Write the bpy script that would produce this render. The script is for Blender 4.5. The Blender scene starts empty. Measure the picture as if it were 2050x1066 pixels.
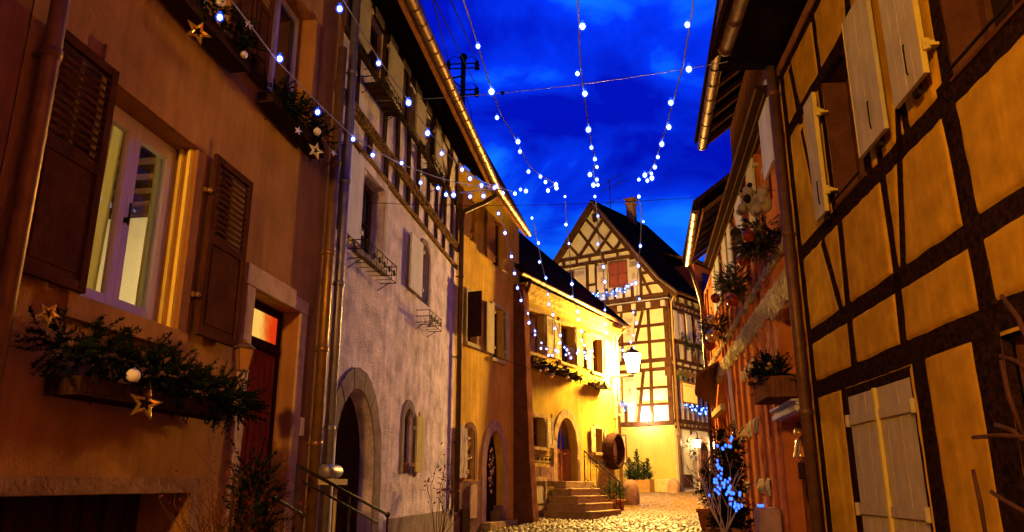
import bpy, bmesh, math, random
import numpy as np
from mathutils import Vector, Matrix
random.seed(7); RNG = np.random.default_rng(7)
SC = bpy.context.scene
COL = SC.collection
PI = math.pi

# ------------------------------------------------------------------ camera, sky, exposure
F = 1541.0; PITCH = math.radians(15.83); CP, SP = math.cos(PITCH), math.sin(PITCH); EYE = 1.75
cam = bpy.data.cameras.new("camera"); camo = bpy.data.objects.new("camera", cam); COL.objects.link(camo)
cam.sensor_width = 36; cam.lens = F * 36 / 2050; cam.clip_start = .05; cam.clip_end = 2000
camo.location = (0, 0, EYE); camo.rotation_euler = (PI / 2 + PITCH, 0, 0)
SC.camera = camo
SC.render.resolution_x, SC.render.resolution_y = 1024, 532
SC.view_settings.view_transform = 'Standard'; SC.view_settings.look = 'None'
SC.view_settings.exposure = 0; SC.view_settings.gamma = 1
SC.render.engine = 'CYCLES'
cy = SC.cycles
cy.use_denoising = True; cy.max_bounces = 6; cy.diffuse_bounces = 3; cy.glossy_bounces = 3
cy.transparent_max_bounces = 12; cy.sample_clamp_indirect = 3.0; cy.sample_clamp_direct = 0
cy.caustics_reflective = False; cy.caustics_refractive = False

W = bpy.data.worlds.new("World"); SC.world = W; W.use_nodes = True
nt = W.node_tree; nt.nodes.clear()
def nd(t, typ, **kw):
    n = t.nodes.new(typ)
    for k, v in kw.items(): setattr(n, k, v)
    return n
out = nd(nt, 'ShaderNodeOutputWorld'); bg = nd(nt, 'ShaderNodeBackground')
tc = nd(nt, 'ShaderNodeTexCoord'); mp = nd(nt, 'ShaderNodeMapping'); mp.inputs['Scale'].default_value = (1, 1, 1.8)
n1 = nd(nt, 'ShaderNodeTexNoise'); n1.inputs['Scale'].default_value = 4.2; n1.inputs['Detail'].default_value = 6; n1.inputs['Roughness'].default_value = .52
n1.inputs['Distortion'].default_value = .5
cr = nd(nt, 'ShaderNodeValToRGB'); e = cr.color_ramp.elements
e[0].position = .38; e[0].color = (0.0004, .004, .34, 1)
e[1].position = .64; e[1].color = (.004, .15, 1.0, 1)
m = e.new(.50); m.color = (.0006, .022, .60, 1)
nt.links.new(tc.outputs['Generated'], mp.inputs['Vector']); nt.links.new(mp.outputs[0], n1.inputs['Vector'])
nt.links.new(n1.outputs['Fac'], cr.inputs['Fac'])
# the glow of dusk: deeper blue towards the horizon ahead
sx = nd(nt, 'ShaderNodeSeparateXYZ'); nt.links.new(tc.outputs['Generated'], sx.inputs[0])
mr = nd(nt, 'ShaderNodeMapRange'); mr.inputs[1].default_value = .1; mr.inputs[2].default_value = .55; mr.inputs[3].default_value = .55; mr.inputs[4].default_value = 1.0
nt.links.new(sx.outputs['Z'], mr.inputs[0])
mx = nd(nt, 'ShaderNodeMixRGB', blend_type='MULTIPLY'); mx.inputs[0].default_value = 1
nt.links.new(cr.outputs[0], mx.inputs[1]); nt.links.new(mr.outputs[0], mx.inputs[2])
dt = nd(nt, 'ShaderNodeVectorMath', operation='DOT_PRODUCT'); dt.inputs[1].default_value = (.03, .93, .36); nt.links.new(tc.outputs['Generated'], dt.inputs[0])
md = nd(nt, 'ShaderNodeMapRange'); md.inputs[1].default_value = .25; md.inputs[2].default_value = .80; md.inputs[3].default_value = .30; md.inputs[4].default_value = 1.0; nt.links.new(dt.outputs['Value'], md.inputs[0])
mx2 = nd(nt, 'ShaderNodeMixRGB', blend_type='MULTIPLY'); mx2.inputs[0].default_value = 1
nt.links.new(mx.outputs[0], mx2.inputs[1]); nt.links.new(md.outputs[0], mx2.inputs[2]); mx = mx2
nt.links.new(mx.outputs[0], bg.inputs['Color']); bg.inputs['Strength'].default_value = 1.65
nt.links.new(bg.outputs[0], out.inputs['Surface'])

# ------------------------------------------------------------------ materials
MATS = {}
def newmat(name):
    m = bpy.data.materials.new(name); m.use_nodes = True; t = m.node_tree
    b = t.nodes['Principled BSDF']; MATS[name] = m
    return m, t, b
def surf(name, c, rough=.8, metal=0, var=.25, scale=6, bump=.2, bscale=40, dist=.004, streak=0, spec=.0, stretch=None, c2=None):
    m, t, b = newmat(name)
    tc = nd(t, 'ShaderNodeTexCoord'); mp = nd(t, 'ShaderNodeMapping')
    if stretch: mp.inputs['Scale'].default_value = stretch
    t.links.new(tc.outputs['Object'], mp.inputs[0])
    n = nd(t, 'ShaderNodeTexNoise'); n.inputs['Scale'].default_value = scale; n.inputs['Detail'].default_value = 6; n.inputs['Roughness'].default_value = .6
    t.links.new(mp.outputs[0], n.inputs['Vector'])
    r = nd(t, 'ShaderNodeValToRGB'); el = r.color_ramp.elements
    lo = tuple(x * (1 - var) for x in c); hi = tuple(min(1, x * (1 + var)) for x in c)
    if c2: lo = c2
    el[0].position = .33; el[0].color = (*lo, 1); el[1].position = .67; el[1].color = (*hi, 1)
    t.links.new(n.outputs['Fac'], r.inputs[0]); col = r.outputs[0]
    if streak:
        m2 = nd(t, 'ShaderNodeMapping'); m2.inputs['Scale'].default_value = (5, 5, .35); t.links.new(tc.outputs['Object'], m2.inputs[0])
        s = nd(t, 'ShaderNodeTexNoise'); s.inputs['Scale'].default_value = 1.6; s.inputs['Detail'].default_value = 7; s.inputs['Roughness'].default_value = .65
        t.links.new(m2.outputs[0], s.inputs['Vector'])
        mr = nd(t, 'ShaderNodeMapRange'); mr.inputs[1].default_value = .35; mr.inputs[2].default_value = .7; mr.inputs[3].default_value = 1 - streak; mr.inputs[4].default_value = 1.0
        t.links.new(s.outputs['Fac'], mr.inputs[0])
        x = nd(t, 'ShaderNodeMixRGB', blend_type='MULTIPLY'); x.inputs[0].default_value = 1
        t.links.new(col, x.inputs[1]); t.links.new(mr.outputs[0], x.inputs[2]); col = x.outputs[0]
    t.links.new(col, b.inputs['Base Color'])
    b.inputs['Roughness'].default_value = rough; b.inputs['Metallic'].default_value = metal; b.inputs['Specular IOR Level'].default_value = spec
    if bump:
        n2 = nd(t, 'ShaderNodeTexNoise'); n2.inputs['Scale'].default_value = bscale; n2.inputs['Detail'].default_value = 5
        t.links.new(mp.outputs[0], n2.inputs['Vector'])
        ad = nd(t, 'ShaderNodeMath', operation='ADD'); t.links.new(n2.outputs['Fac'], ad.inputs[0]); 
        ml = nd(t, 'ShaderNodeMath', operation='MULTIPLY'); ml.inputs[1].default_value = 2.5; t.links.new(n.outputs['Fac'], ml.inputs[0]); t.links.new(ml.outputs[0], ad.inputs[1])
        bp = nd(t, 'ShaderNodeBump'); bp.inputs['Strength'].default_value = bump; bp.inputs['Distance'].default_value = dist * 4
        t.links.new(ad.outputs[0], bp.inputs['Height']); t.links.new(bp.outputs[0], b.inputs['Normal'])
    return m
def glow(name, c, s, sample=True):
    m, t, b = newmat(name); t.nodes.remove(b)
    em = nd(t, 'ShaderNodeEmission'); em.inputs[0].default_value = (*c, 1); em.inputs[1].default_value = s
    t.links.new(em.outputs[0], t.nodes['Material Output'].inputs[0])
    m.cycles.emission_sampling = 'AUTO' if sample else 'NONE'
    return m
M = {}
M['pl_h0'] = surf('dark_red_plaster', (.20, .085, .05), var=.25, scale=3, bump=.3, streak=.3)
M['pl_h1'] = surf('ochre_plaster', (.31, .145, .052), rough=.9, var=.16, scale=1.6, bump=.5, bscale=55, dist=.004, streak=.22)
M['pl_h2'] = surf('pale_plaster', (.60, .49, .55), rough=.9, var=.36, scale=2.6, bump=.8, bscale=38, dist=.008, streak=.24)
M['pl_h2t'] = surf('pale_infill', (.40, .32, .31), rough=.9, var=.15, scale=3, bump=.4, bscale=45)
M['pl_h3'] = surf('amber_plaster', (.70, .42, .06), rough=.9, var=.2, scale=1.6, bump=.5, bscale=40, dist=.006, streak=.3)
M['pl_h4'] = surf('yellow_plaster', (.36, .245, .04), rough=.9, var=.22, scale=2, bump=.35, bscale=45, streak=.18)
M['pl_fh'] = surf('cream_infill', (.40, .355, .25), rough=.9, var=.08, scale=3, bump=.2)
M['pl_fhb'] = surf('cream_wall', (.25, .185, .05), rough=.9, var=.08, scale=2, bump=.2, streak=.1)
M['pl_nr'] = surf('ochre_infill', (.68, .36, .02), rough=.9, var=.2, scale=4, bump=.5, bscale=60, dist=.003, streak=.22)
M['pl_rr'] = surf('rust_plaster', (.58, .19, .045), rough=.9, var=.14, scale=3, bump=.4, streak=.2)
M['cream_band'] = surf('rough_cream_render', (.80, .62, .26), rough=.9, var=.3, scale=14, bump=1, bscale=30, dist=.02)
M['timber'] = surf('dark_timber', (.030, .013, .007), rough=.8, var=.6, scale=3, bump=.7, bscale=14, dist=.006, stretch=(6, 6, 6), spec=.0)
M['timber_fh'] = surf('brown_timber', (.048, .020, .009), rough=.75, var=.4, scale=4, bump=.4)
M['timber_h2'] = surf('grey_brown_timber', (.035, .019, .015), rough=.75, var=.5, scale=4, bump=.5)
M['carved'] = surf('carved_beam_wood', (.26, .15, .06), rough=.55, var=.6, scale=18, bump=1, bscale=26, dist=.02)
M['rust_post'] = surf('rust_timber', (.42, .135, .04), rough=.8, var=.3, scale=6, bump=.4)
M['wood'] = surf('brown_wood', (.16, .065, .03), rough=.6, var=.35, scale=5, bump=.4, stretch=(8, 8, 1))
M['wood_dk'] = surf('dark_wood', (.035, .016, .01), rough=.55, var=.4, scale=5, bump=.4, stretch=(8, 8, 1))
M['wood_red'] = surf('red_door_wood', (.24, .045, .016), rough=.45, var=.3, scale=4, bump=.25, stretch=(10, 10, 1))
M['wood_rr'] = surf('red_brown_boards', (.19, .06, .025), rough=.55, var=.3, scale=5, bump=.3, stretch=(8, 8, 1))
M['wood_planter'] = surf('planter_wood', (.19, .10, .035), rough=.7, var=.3, scale=5, bump=.3, stretch=(1, 8, 8))
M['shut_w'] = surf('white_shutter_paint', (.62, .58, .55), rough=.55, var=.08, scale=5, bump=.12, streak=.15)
M['shut_g'] = surf('grey_cream_shutter_paint', (.56, .46, .21), rough=.65, var=.12, scale=5, bump=.2, streak=.12)
M['shut_y'] = surf('cream_shutter_paint', (.46, .38, .17), rough=.6, var=.1, scale=5, bump=.15)
M['shut_fh'] = surf('pale_shutter_paint', (.34, .29, .26), rough=.6, var=.08, scale=5, bump=.1)
M['shut_br'] = surf('brown_shutter_paint', (.055, .018, .009), rough=.8, var=.3, scale=5, bump=.25)
M['shut_old'] = surf('weathered_shutter_boards', (.42, .34, .24), rough=.8, var=.45, scale=6, bump=.6, stretch=(4, 4, .8))
M['yel'] = surf('yellow_paint_and_lit_edge', (.72, .55, .10), rough=.5, var=.08, scale=5, bump=.1)
M['win_w'] = surf('white_window_paint', (.70, .68, .70), rough=.4, var=.04, scale=4, bump=.05)
M['win_b'] = surf('brown_window_paint', (.11, .042, .022), rough=.5, var=.25, scale=5, bump=.2)
M['stone'] = surf('sandstone', (.40, .26, .17), rough=.9, var=.2, scale=5, bump=.5, bscale=30, dist=.006)
M['stone_y'] = surf('yellow_sandstone', (.30, .20, .085), rough=.9, var=.25, scale=4, bump=.6, bscale=25, dist=.008)
M['stone_dk'] = surf('dark_sandstone', (.20, .11, .07), rough=.9, var=.3, scale=4, bump=.5, bscale=25, dist=.008)
M['buttress'] = surf('dark_red_sandstone', (.11, .042, .022), rough=.9, var=.3, scale=4, bump=.5, bscale=25, dist=.008)
M['shut_h2_shade'] = surf('eave_shaded_shutter_paint', (.34, .28, .30), rough=.8, var=.12, scale=5, bump=.12)  # darker colour puts the shade under the eaves into the top-floor shutters
M['stone_g'] = surf('grey_stone', (.22, .17, .14), rough=.9, var=.25, scale=4, bump=.5, bscale=30, dist=.006)
M['copper'] = surf('weathered_copper', (.17, .085, .04), rough=.5, metal=.45, var=.25, scale=7, bump=.1)
M['brass'] = surf('golden_copper', (.23, .12, .04), rough=.42, metal=.6, var=.2, scale=7, bump=.08)
M['zinc'] = surf('grey_zinc', (.22, .19, .20), rough=.45, metal=.5, var=.2, scale=6, bump=.08)
M['pipe_dk'] = surf('dark_pipe_paint', (.09, .05, .035), rough=.45, metal=.3, var=.25, scale=6, bump=.1)
M['iron'] = surf('wrought_iron', (.025, .018, .014), rough=.65, metal=.15, var=.3, scale=10, bump=.15)
M['board_or'] = surf('orange_fascia_board', (.36, .15, .05), rough=.7, var=.3, scale=5, bump=.3)
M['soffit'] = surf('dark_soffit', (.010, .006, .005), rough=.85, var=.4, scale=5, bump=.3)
M['cornice'] = surf('weathered_cornice', (.36, .25, .08), rough=.85, var=.5, scale=9, bump=.6, bscale=20, dist=.01)
M['gold'] = surf('gold_foil', (.85, .55, .13), rough=.22, metal=.9, var=.1, scale=8, bump=.1)
M['bauble_r'] = surf('copper_red_glass', (.34, .06, .02), rough=.12, metal=.7, var=.05, bump=0)
M['bauble_g'] = surf('gold_glass', (.75, .5, .16), rough=.15, metal=.85, var=.05, bump=0)
M['bauble_w'] = surf('white_bauble', (.62, .56, .55), rough=.35, var=.05, bump=.05)
M['bauble_s'] = surf('silver_paper', (.62, .55, .50), rough=.35, metal=.4, var=.08, bump=.05)
M['fir'] = surf('fir_needles', (.010, .015, .006), rough=.6, var=.5, scale=9, bump=0)
M['fir_w'] = surf('frosted_fir_needles', (.07, .065, .035), rough=.7, var=.5, scale=9, bump=0)
M['tinsel_b'] = surf('blue_tinsel', (.10, .22, .60), rough=.3, metal=.5, var=.4, scale=20, bump=0)
M['twig'] = surf('dry_twigs', (.075, .032, .016), rough=.8, var=.35, scale=12, bump=.2)
M['twig_star'] = surf('dull_twigs', (.07, .03, .02), rough=.9, var=.25, scale=12, bump=.2)
M['twig_pale'] = surf('pale_twigs', (.42, .32, .24), rough=.8, var=.25, scale=12, bump=.2)
M['leaf_r'] = surf('red_leaves', (.14, .03, .012), rough=.6, var=.5, scale=20, bump=0)
M['leaf_g'] = surf('dark_green_leaves', (.035, .05, .018), rough=.5, var=.5, scale=15, bump=0)
M['terra'] = surf('terracotta', (.34, .13, .06), rough=.85, var=.2, scale=8, bump=.3)
M['plush_w'] = surf('white_plush', (.34, .27, .18), rough=1, var=.12, scale=20, bump=.8, bscale=120)
M['plush_b'] = surf('black_plush', (.02, .016, .014), rough=1, var=.2, scale=20, bump=.8, bscale=120)
M['wire'] = surf('dark_wire', (.015, .015, .02), rough=.5, var=.1, bump=0)
M['sheath'] = surf('clear_pale_cable', (.35, .40, .62), rough=.35, var=.2, bump=0)
M['plate_b'] = surf('blue_enamel', (.05, .09, .45), rough=.25, var=.1, bump=.05)
M['plate_w'] = surf('ivory_plate', (.62, .54, .34), rough=.4, var=.1, bump=.05)
M['sign_y'] = surf('yellow_sign_board', (.72, .56, .20), rough=.6, var=.08, scale=6, bump=.1)
M['curtain'] = surf('olive_curtain', (.46, .38, .14), rough=.9, var=.15, scale=6, bump=.3, stretch=(14, 14, .6))
M['room_w'] = surf('room_white', (.75, .70, .58), rough=.9, var=.05, bump=.1)
M['lace'] = surf('lace_curtain_behind_glass', (.40, .30, .20), rough=.25, var=.35, scale=10, bump=.1, stretch=(10, 10, .6), spec=.6)
M['blind_r'] = surf('red_blind_behind_glass', (.17, .035, .01), rough=.3, var=.3, scale=6, bump=.1, spec=.6)
M['chim'] = surf('brick_chimney', (.26, .13, .07), rough=.9, var=.4, scale=10, bump=.6)
M['dormer'] = surf('red_dormer_boards', (.26, .07, .035), rough=.8, var=.2, scale=4, bump=.3)
M['motif'] = surf('painted_flower', (.22, .15, .09), rough=.7, var=.2, bump=0)
M['lampglass'] = surf('unlit_amber_glass', (.30, .13, .05), rough=.15, var=.1, bump=0, spec=.8)
M['snow'] = surf('light_gravel', (.60, .52, .35), rough=.9, var=.2, bump=.4)
# glossy dark glass
m, t, b = newmat('dark_glass'); b.inputs['Base Color'].default_value = (.012, .010, .012, 1); b.inputs['Roughness'].default_value = .06; b.inputs['Specular IOR Level'].default_value = .9
n = nd(t, 'ShaderNodeTexNoise'); n.inputs['Scale'].default_value = 2.5
bp = nd(t, 'ShaderNodeBump'); bp.inputs['Strength'].default_value = .12; bp.inputs['Distance'].default_value = .02
t.links.new(n.outputs['Fac'], bp.inputs['Height']); t.links.new(bp.outputs[0], b.inputs['Normal']); M['glass'] = m
t_=M['curtain'].node_tree; b_=t_.nodes['Principled BSDF']; tl=nd(t_,'ShaderNodeBsdfTranslucent'); tl.inputs[0].default_value=(.62,.50,.17,1); ms=nd(t_,'ShaderNodeMixShader'); ms.inputs[0].default_value=.55
t_.links.new(b_.outputs[0],ms.inputs[1]); t_.links.new(tl.outputs[0],ms.inputs[2]); t_.links.new(ms.outputs[0],t_.nodes['Material Output'].inputs[0])
# clear pane (thin): mostly transparent with a mirror coat
m, t, b = newmat('clear_glass'); t.nodes.remove(b)
tr = nd(t, 'ShaderNodeBsdfTransparent'); gl = nd(t, 'ShaderNodeBsdfGlossy'); gl.inputs['Roughness'].default_value = .02
fr = nd(t, 'ShaderNodeFresnel'); fr.inputs[0].default_value = 1.22; mix = nd(t, 'ShaderNodeMixShader')
t.links.new(fr.outputs[0], mix.inputs[0]); t.links.new(tr.outputs[0], mix.inputs[1]); t.links.new(gl.outputs[0], mix.inputs[2]); t.links.new(mix.outputs[0], t.nodes['Material Output'].inputs[0]); M['clear'] = m
# roof tiles
m, t, b = newmat('roof_tiles'); tcn = nd(t, 'ShaderNodeTexCoord'); br = nd(t, 'ShaderNodeTexBrick')
b.inputs['Specular IOR Level'].default_value = .0; br.inputs['Color1'].default_value = (.040, .016, .008, 1); br.inputs['Color2'].default_value = (.06, .024, .012, 1); br.inputs['Mortar'].default_value = (.008, .006, .006, 1)
br.inputs['Scale'].default_value = 1; br.inputs['Brick Width'].default_value = .17; br.inputs['Row Height'].default_value = .14; br.inputs['Mortar Size'].default_value = .012
t.links.new(tcn.outputs['UV'], br.inputs['Vector']); t.links.new(br.outputs['Color'], b.inputs['Base Color']); b.inputs['Roughness'].default_value = .8
bp = nd(t, 'ShaderNodeBump'); bp.inputs['Strength'].default_value = .8; bp.inputs['Distance'].default_value = .03; bp.invert = True
t.links.new(br.outputs['Fac'], bp.inputs['Height']); t.links.new(bp.outputs[0], b.inputs['Normal']); M['tiles'] = m
SOD = (1.0, .56, .13)
M['lamp_far'] = glow('lit_lantern_glass', (1.0, .575, .12), 6800)
M['lamp_near'] = glow('lit_hanging_lamp_glass', (1.0, .47, .06), 2150)
M['lamp_door'] = glow('lit_door_lantern_glass', (1.0, .70, .35), 70)
M['lamp_room'] = glow('lit_room_bulb', (1.0, .74, .32), 330)
M['bulb'] = glow('white_led', (.62, .72, 1.0), 9, False)
M['led_w'] = glow('white_blue_led', (.08, .19, 1.0), 18)
M['led_b'] = glow('blue_led', (.025, .10, 1.0), 5)
M['spot'] = glow('lit_spot_lens', (1.0, .95, .85), 2200)
# see-through emissive blue shell added round each bulb to imitate its halo
m, t, b = newmat('blue_bulb_halo'); t.nodes.remove(b)
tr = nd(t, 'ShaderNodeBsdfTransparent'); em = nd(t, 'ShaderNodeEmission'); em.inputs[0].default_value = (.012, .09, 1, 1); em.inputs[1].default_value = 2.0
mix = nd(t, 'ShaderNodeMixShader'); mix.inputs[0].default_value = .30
t.links.new(tr.outputs[0], mix.inputs[1]); t.links.new(em.outputs[0], mix.inputs[2]); t.links.new(mix.outputs[0], t.nodes['Material Output'].inputs[0]); m.cycles.emission_sampling = 'NONE'; M['halo_shell'] = m
# lit fanlight over the red door: backlit yellow-red coloured pane
m, t, b = newmat('lit_coloured_pane'); t.nodes.remove(b)
tcn = nd(t, 'ShaderNodeTexCoord'); sxn = nd(t, 'ShaderNodeSeparateXYZ'); t.links.new(tcn.outputs['Generated'], sxn.inputs[0])
nz = nd(t, 'ShaderNodeTexNoise'); nz.inputs['Scale'].default_value = 9; t.links.new(tcn.outputs['Object'], nz.inputs['Vector'])
ad = nd(t, 'ShaderNodeMath', operation='MULTIPLY_ADD'); ad.inputs[1].default_value = .25; t.links.new(nz.outputs['Fac'], ad.inputs[0]); t.links.new(sxn.outputs['X'], ad.inputs[2])
rp = nd(t, 'ShaderNodeValToRGB'); el = rp.color_ramp.elements
el[0].position = .70; el[0].color = (1, .55, .10, 1); el[1].position = 1.0; el[1].color = (.75, .04, .005, 1); k = el.new(.86); k.color = (.8, .13, .012, 1)
em = nd(t, 'ShaderNodeEmission'); em.inputs[1].default_value = 1.0
t.links.new(ad.outputs[0], rp.inputs[0]); t.links.new(rp.outputs[0], em.inputs[0]); t.links.new(em.outputs[0], t.nodes['Material Output'].inputs[0]); M['fanlight'] = m
M['doorstrip'] = glow('lit_red_strip', (.62, .03, .012), .9)

# ------------------------------------------------------------------ facade frames
def ray(x, y):
    a = (x - 1025) / F; b = (533 - y) / F
    return (a, CP - b * SP, SP + b * CP)
class Fac:
    """a facade: u runs along the wall, n out towards the street, z up"""
    def __init__(s, P0, deg, side):
        th = math.radians(deg); s.P0 = P0; s.t = (math.sin(th), math.cos(th)); s.s = side
        s.n = (math.cos(th), -math.sin(th)) if side < 0 else (-math.cos(th), math.sin(th))
        s.rot = math.atan2(s.t[1], s.t[0])
    def uz(s, x, y, off=0):
        r = ray(x, y); d = r[0] * s.n[0] + r[1] * s.n[1]
        k = (s.P0[0] * s.n[0] + s.P0[1] * s.n[1] + off) / d
        p = (r[0] * k - s.P0[0], r[1] * k - s.P0[1])
        return (p[0] * s.t[0] + p[1] * s.t[1], r[2] * k + EYE)
    def w(s, u, n=0, z=0): return Vector((s.P0[0] + u * s.t[0] + n * s.n[0], s.P0[1] + u * s.t[1] + n * s.n[1], z))
    def inv(s, p): 
        d = (p[0] - s.P0[0], p[1] - s.P0[1])
        return (d[0] * s.t[0] + d[1] * s.t[1], d[0] * s.n[0] + d[1] * s.n[1], p[2])
def isect(P0, deg, px, py=970):
    r = ray(px, py); th = math.radians(deg); t = (math.sin(th), math.cos(th)); m = r[0] / r[1]
    k = (m * P0[1] - P0[0]) / (t[0] - m * t[1]); return (P0[0] + k * t[0], P0[1] + k * t[1])
A4 = isect((1.59, 22.95), 28.6, 1040); A3 = isect(A4, 21, 905); A2 = isect(A3, 8.6, 628); A1 = isect(A2, 7.6, -100)
H4 = Fac(A4, 28.6, -1); H3 = Fac(A3, 21, -1); H2 = Fac(A2, 8.6, -1); H1 = Fac(A1, 7.6, -1)
NR = Fac((2.7, 0), 5.1, 1); BR = isect((2.7, 0), 5.1, 1632); RR = Fac(BR, 9, 1)
CF = (33.5 * ray(1357, 970)[0] / ray(1357, 970)[1], 33.5)
FG = Fac(CF, -57, 1); FG.n = (-FG.n[0], -FG.n[1]); FG.n = (math.sin(math.radians(-57 - 90)), math.cos(math.radians(-57 - 90)))
FS = Fac(CF, 40.5, -1); FS.n = (math.sin(math.radians(130.5)), math.cos(math.radians(130.5)))
WF = Fac((0, 0), 90, 1); WF.n = (0, 1)
for f in (H1, H2, H3, H4, NR, RR, FG, FS, WF):      # handedness of the local frame
    mx_, my_ = -f.t[1], f.t[0]
    f.s = 1 if (f.n[0] * mx_ + f.n[1] * my_) > 0 else -1
def ground(y): return .0425 * y

# ------------------------------------------------------------------ mesh builder
FR = {}
class MB:
    def __init__(s): s.v = []; s.f = []
    def add(s, v, f):
        k = len(s.v); s.v += [tuple(p) for p in v]; s.f += [tuple(i + k for i in q) for q in f]; return s
    def box(s, u0, u1, n0, n1, z0, z1):
        v = [(u, n, z) for z in (z0, z1) for n in (n0, n1) for u in (u0, u1)]
        return s.add(v, [(0, 2, 3, 1), (4, 5, 7, 6), (0, 1, 5, 4), (2, 6, 7, 3), (0, 4, 6, 2), (1, 3, 7, 5)])
    def prism(s, pts, n0, n1):
        k = len(pts); v = [(u, n0, z) for u, z in pts] + [(u, n1, z) for u, z in pts]
        return s.add(v, [tuple(range(k)), tuple(range(2 * k - 1, k - 1, -1))] + [(i, (i + 1) % k, (i + 1) % k + k, i + k) for i in range(k)])
    def prism_u(s, pts, u0, u1):          # profile in (n,z) swept along u
        k = len(pts); v = [(u0, n, z) for n, z in pts] + [(u1, n, z) for n, z in pts]
        return s.add(v, [tuple(range(k)), tuple(range(2 * k - 1, k - 1, -1))] + [(i, (i + 1) % k, (i + 1) % k + k, i + k) for i in range(k)])
    def beam(s, p, q, w, n0, n1, jit=.006, step=.3):
        p = Vector(p); q = Vector(q); d = q - p; L = d.length; d /= L; nn = Vector((-d.y, d.x)); k = max(1, int(L / step))
        a = []; b = []
        for i in range(k + 1):
            c = p + d * (L * i / k); j1, j2 = random.uniform(-jit, jit), random.uniform(-jit, jit)
            a.append(tuple(c + nn * (w / 2 + j1))); b.append(tuple(c - nn * (w / 2 + j2)))
        return s.prism(a + b[::-1], n0, n1)
    def tube(s, path, r, seg=8, cap=True):
        P = [Vector(p) for p in path]; k = len(P); R = r if isinstance(r, (list, tuple)) else [r] * k
        v = []; up = None
        for i in range(k):
            d = (P[min(i + 1, k - 1)] - P[max(i - 1, 0)]).normalized()
            if up is None: up = Vector((0, 0, 1)) if abs(d.z) < .9 else Vector((1, 0, 0))
            x = d.cross(up)
            if x.length < 1e-4: x = d.cross(Vector((0, 1, 0)))
            x.normalize(); y = x.cross(d).normalized(); up = y
            for j in range(seg):
                a = 2 * PI * j / seg; v.append(tuple(P[i] + (x * math.cos(a) + y * math.sin(a)) * R[i]))
        f = [(i * seg + j, i * seg + (j + 1) % seg, (i + 1) * seg + (j + 1) % seg, (i + 1) * seg + j) for i in range(k - 1) for j in range(seg)]
        if cap: f += [tuple(range(seg))[::-1], tuple((k - 1) * seg + j for j in range(seg))]
        return s.add(v, f)
    def lathe(s, c, prof, seg=12, axis='z'):
        v = []; 
        for r, h in prof:
            for j in range(seg):
                a = 2 * PI * j / seg; x, y = r * math.cos(a), r * math.sin(a)
                p = (x, y, h) if axis == 'z' else ((x, h, y) if axis == 'n' else (h, x, y))
                v.append((c[0] + p[0], c[1] + p[1], c[2] + p[2]))
        k = len(prof); f = [(i * seg + j, i * seg + (j + 1) % seg, (i + 1) * seg + (j + 1) % seg, (i + 1) * seg + j) for i in range(k - 1) for j in range(seg)]
        f += [tuple(range(seg))[::-1], tuple((k - 1) * seg + j for j in range(seg))]
        return s.add(v, f)
    def sph(s, c, r, seg=12, ring=8, sc=(1, 1, 1)):
        prof = [(max(.0005, math.sin(PI * i / ring)) * r, -math.cos(PI * i / ring) * r) for i in range(ring + 1)]
        t = MB(); t.lathe((0, 0, 0), prof, seg)
        return s.add([(c[0] + p[0] * sc[0], c[1] + p[1] * sc[1], c[2] + p[2] * sc[2]) for p in t.v], t.f)
    def star(s, c, R, r, th, ang=0, ring=False):      # five points in the (u,z) plane with a raised ridge
        o = [(c[0] + (R if i % 2 == 0 else r) * math.sin(ang + PI * i / 5), c[1], c[2] + (R if i % 2 == 0 else r) * math.cos(ang + PI * i / 5)) for i in range(10)]
        if ring:
            q = .45; inn = [(c[0] + (p[0] - c[0]) * q, c[1], c[2] + (p[2] - c[2]) * q) for p in o]
            mid = [tuple((a[k] + b[k]) / 2 for k in range(3)) for a, b in zip(o, inn)]
            v = o + inn + [(p[0], p[1] + th, p[2]) for p in mid] + [(p[0], p[1] - th, p[2]) for p in mid]
            f = []
            for i in range(10):
                j = (i + 1) % 10; f += [(i, j, 20 + j, 20 + i), (20 + i, 20 + j, 10 + j, 10 + i), (j, i, 30 + i, 30 + j), (30 + j, 30 + i, 10 + i, 10 + j)]
            return s.add(v, f)
        v = o + [(c[0], c[1] + th, c[2]), (c[0], c[1] - th, c[2])]
        return s.add(v, [(i, (i + 1) % 10, 10) for i in range(10)] + [((i + 1) % 10, i, 11) for i in range(10)])
    def needles(s, c, d, L, n, nl, nw):              # one fir sprig: needles round a twig
        c = np.array(c, float); d = np.array(d, float); d /= np.linalg.norm(d)
        a = np.cross(d, (.3, .5, .81)); a /= np.linalg.norm(a); b = np.cross(d, a)
        tt = RNG.uniform(.05, 1, n); ph = RNG.uniform(0, 2 * PI, n); le = nl * RNG.uniform(.7, 1.15, n) * (1.15 - .45 * tt)
        base = c + np.outer(tt * L, d); rad = np.outer(np.cos(ph), a) + np.outer(np.sin(ph), b)
        tip = base + (rad * .8 + d * .6) * le[:, None]
        sd = np.cross(rad, d) * nw
        k = len(s.v); V = np.stack([base - sd, base + sd, tip], 1).reshape(-1, 3)
        s.v += [tuple(p) for p in V.tolist()]; s.f += [(k + 3 * i, k + 3 * i + 1, k + 3 * i + 2) for i in range(n)]
        # the twig itself
        k = len(s.v); s.v += [tuple(c - a * .004), tuple(c + a * .004), tuple(c + d * L)]; s.f.append((k, k + 1, k + 2))
        return s
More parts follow.
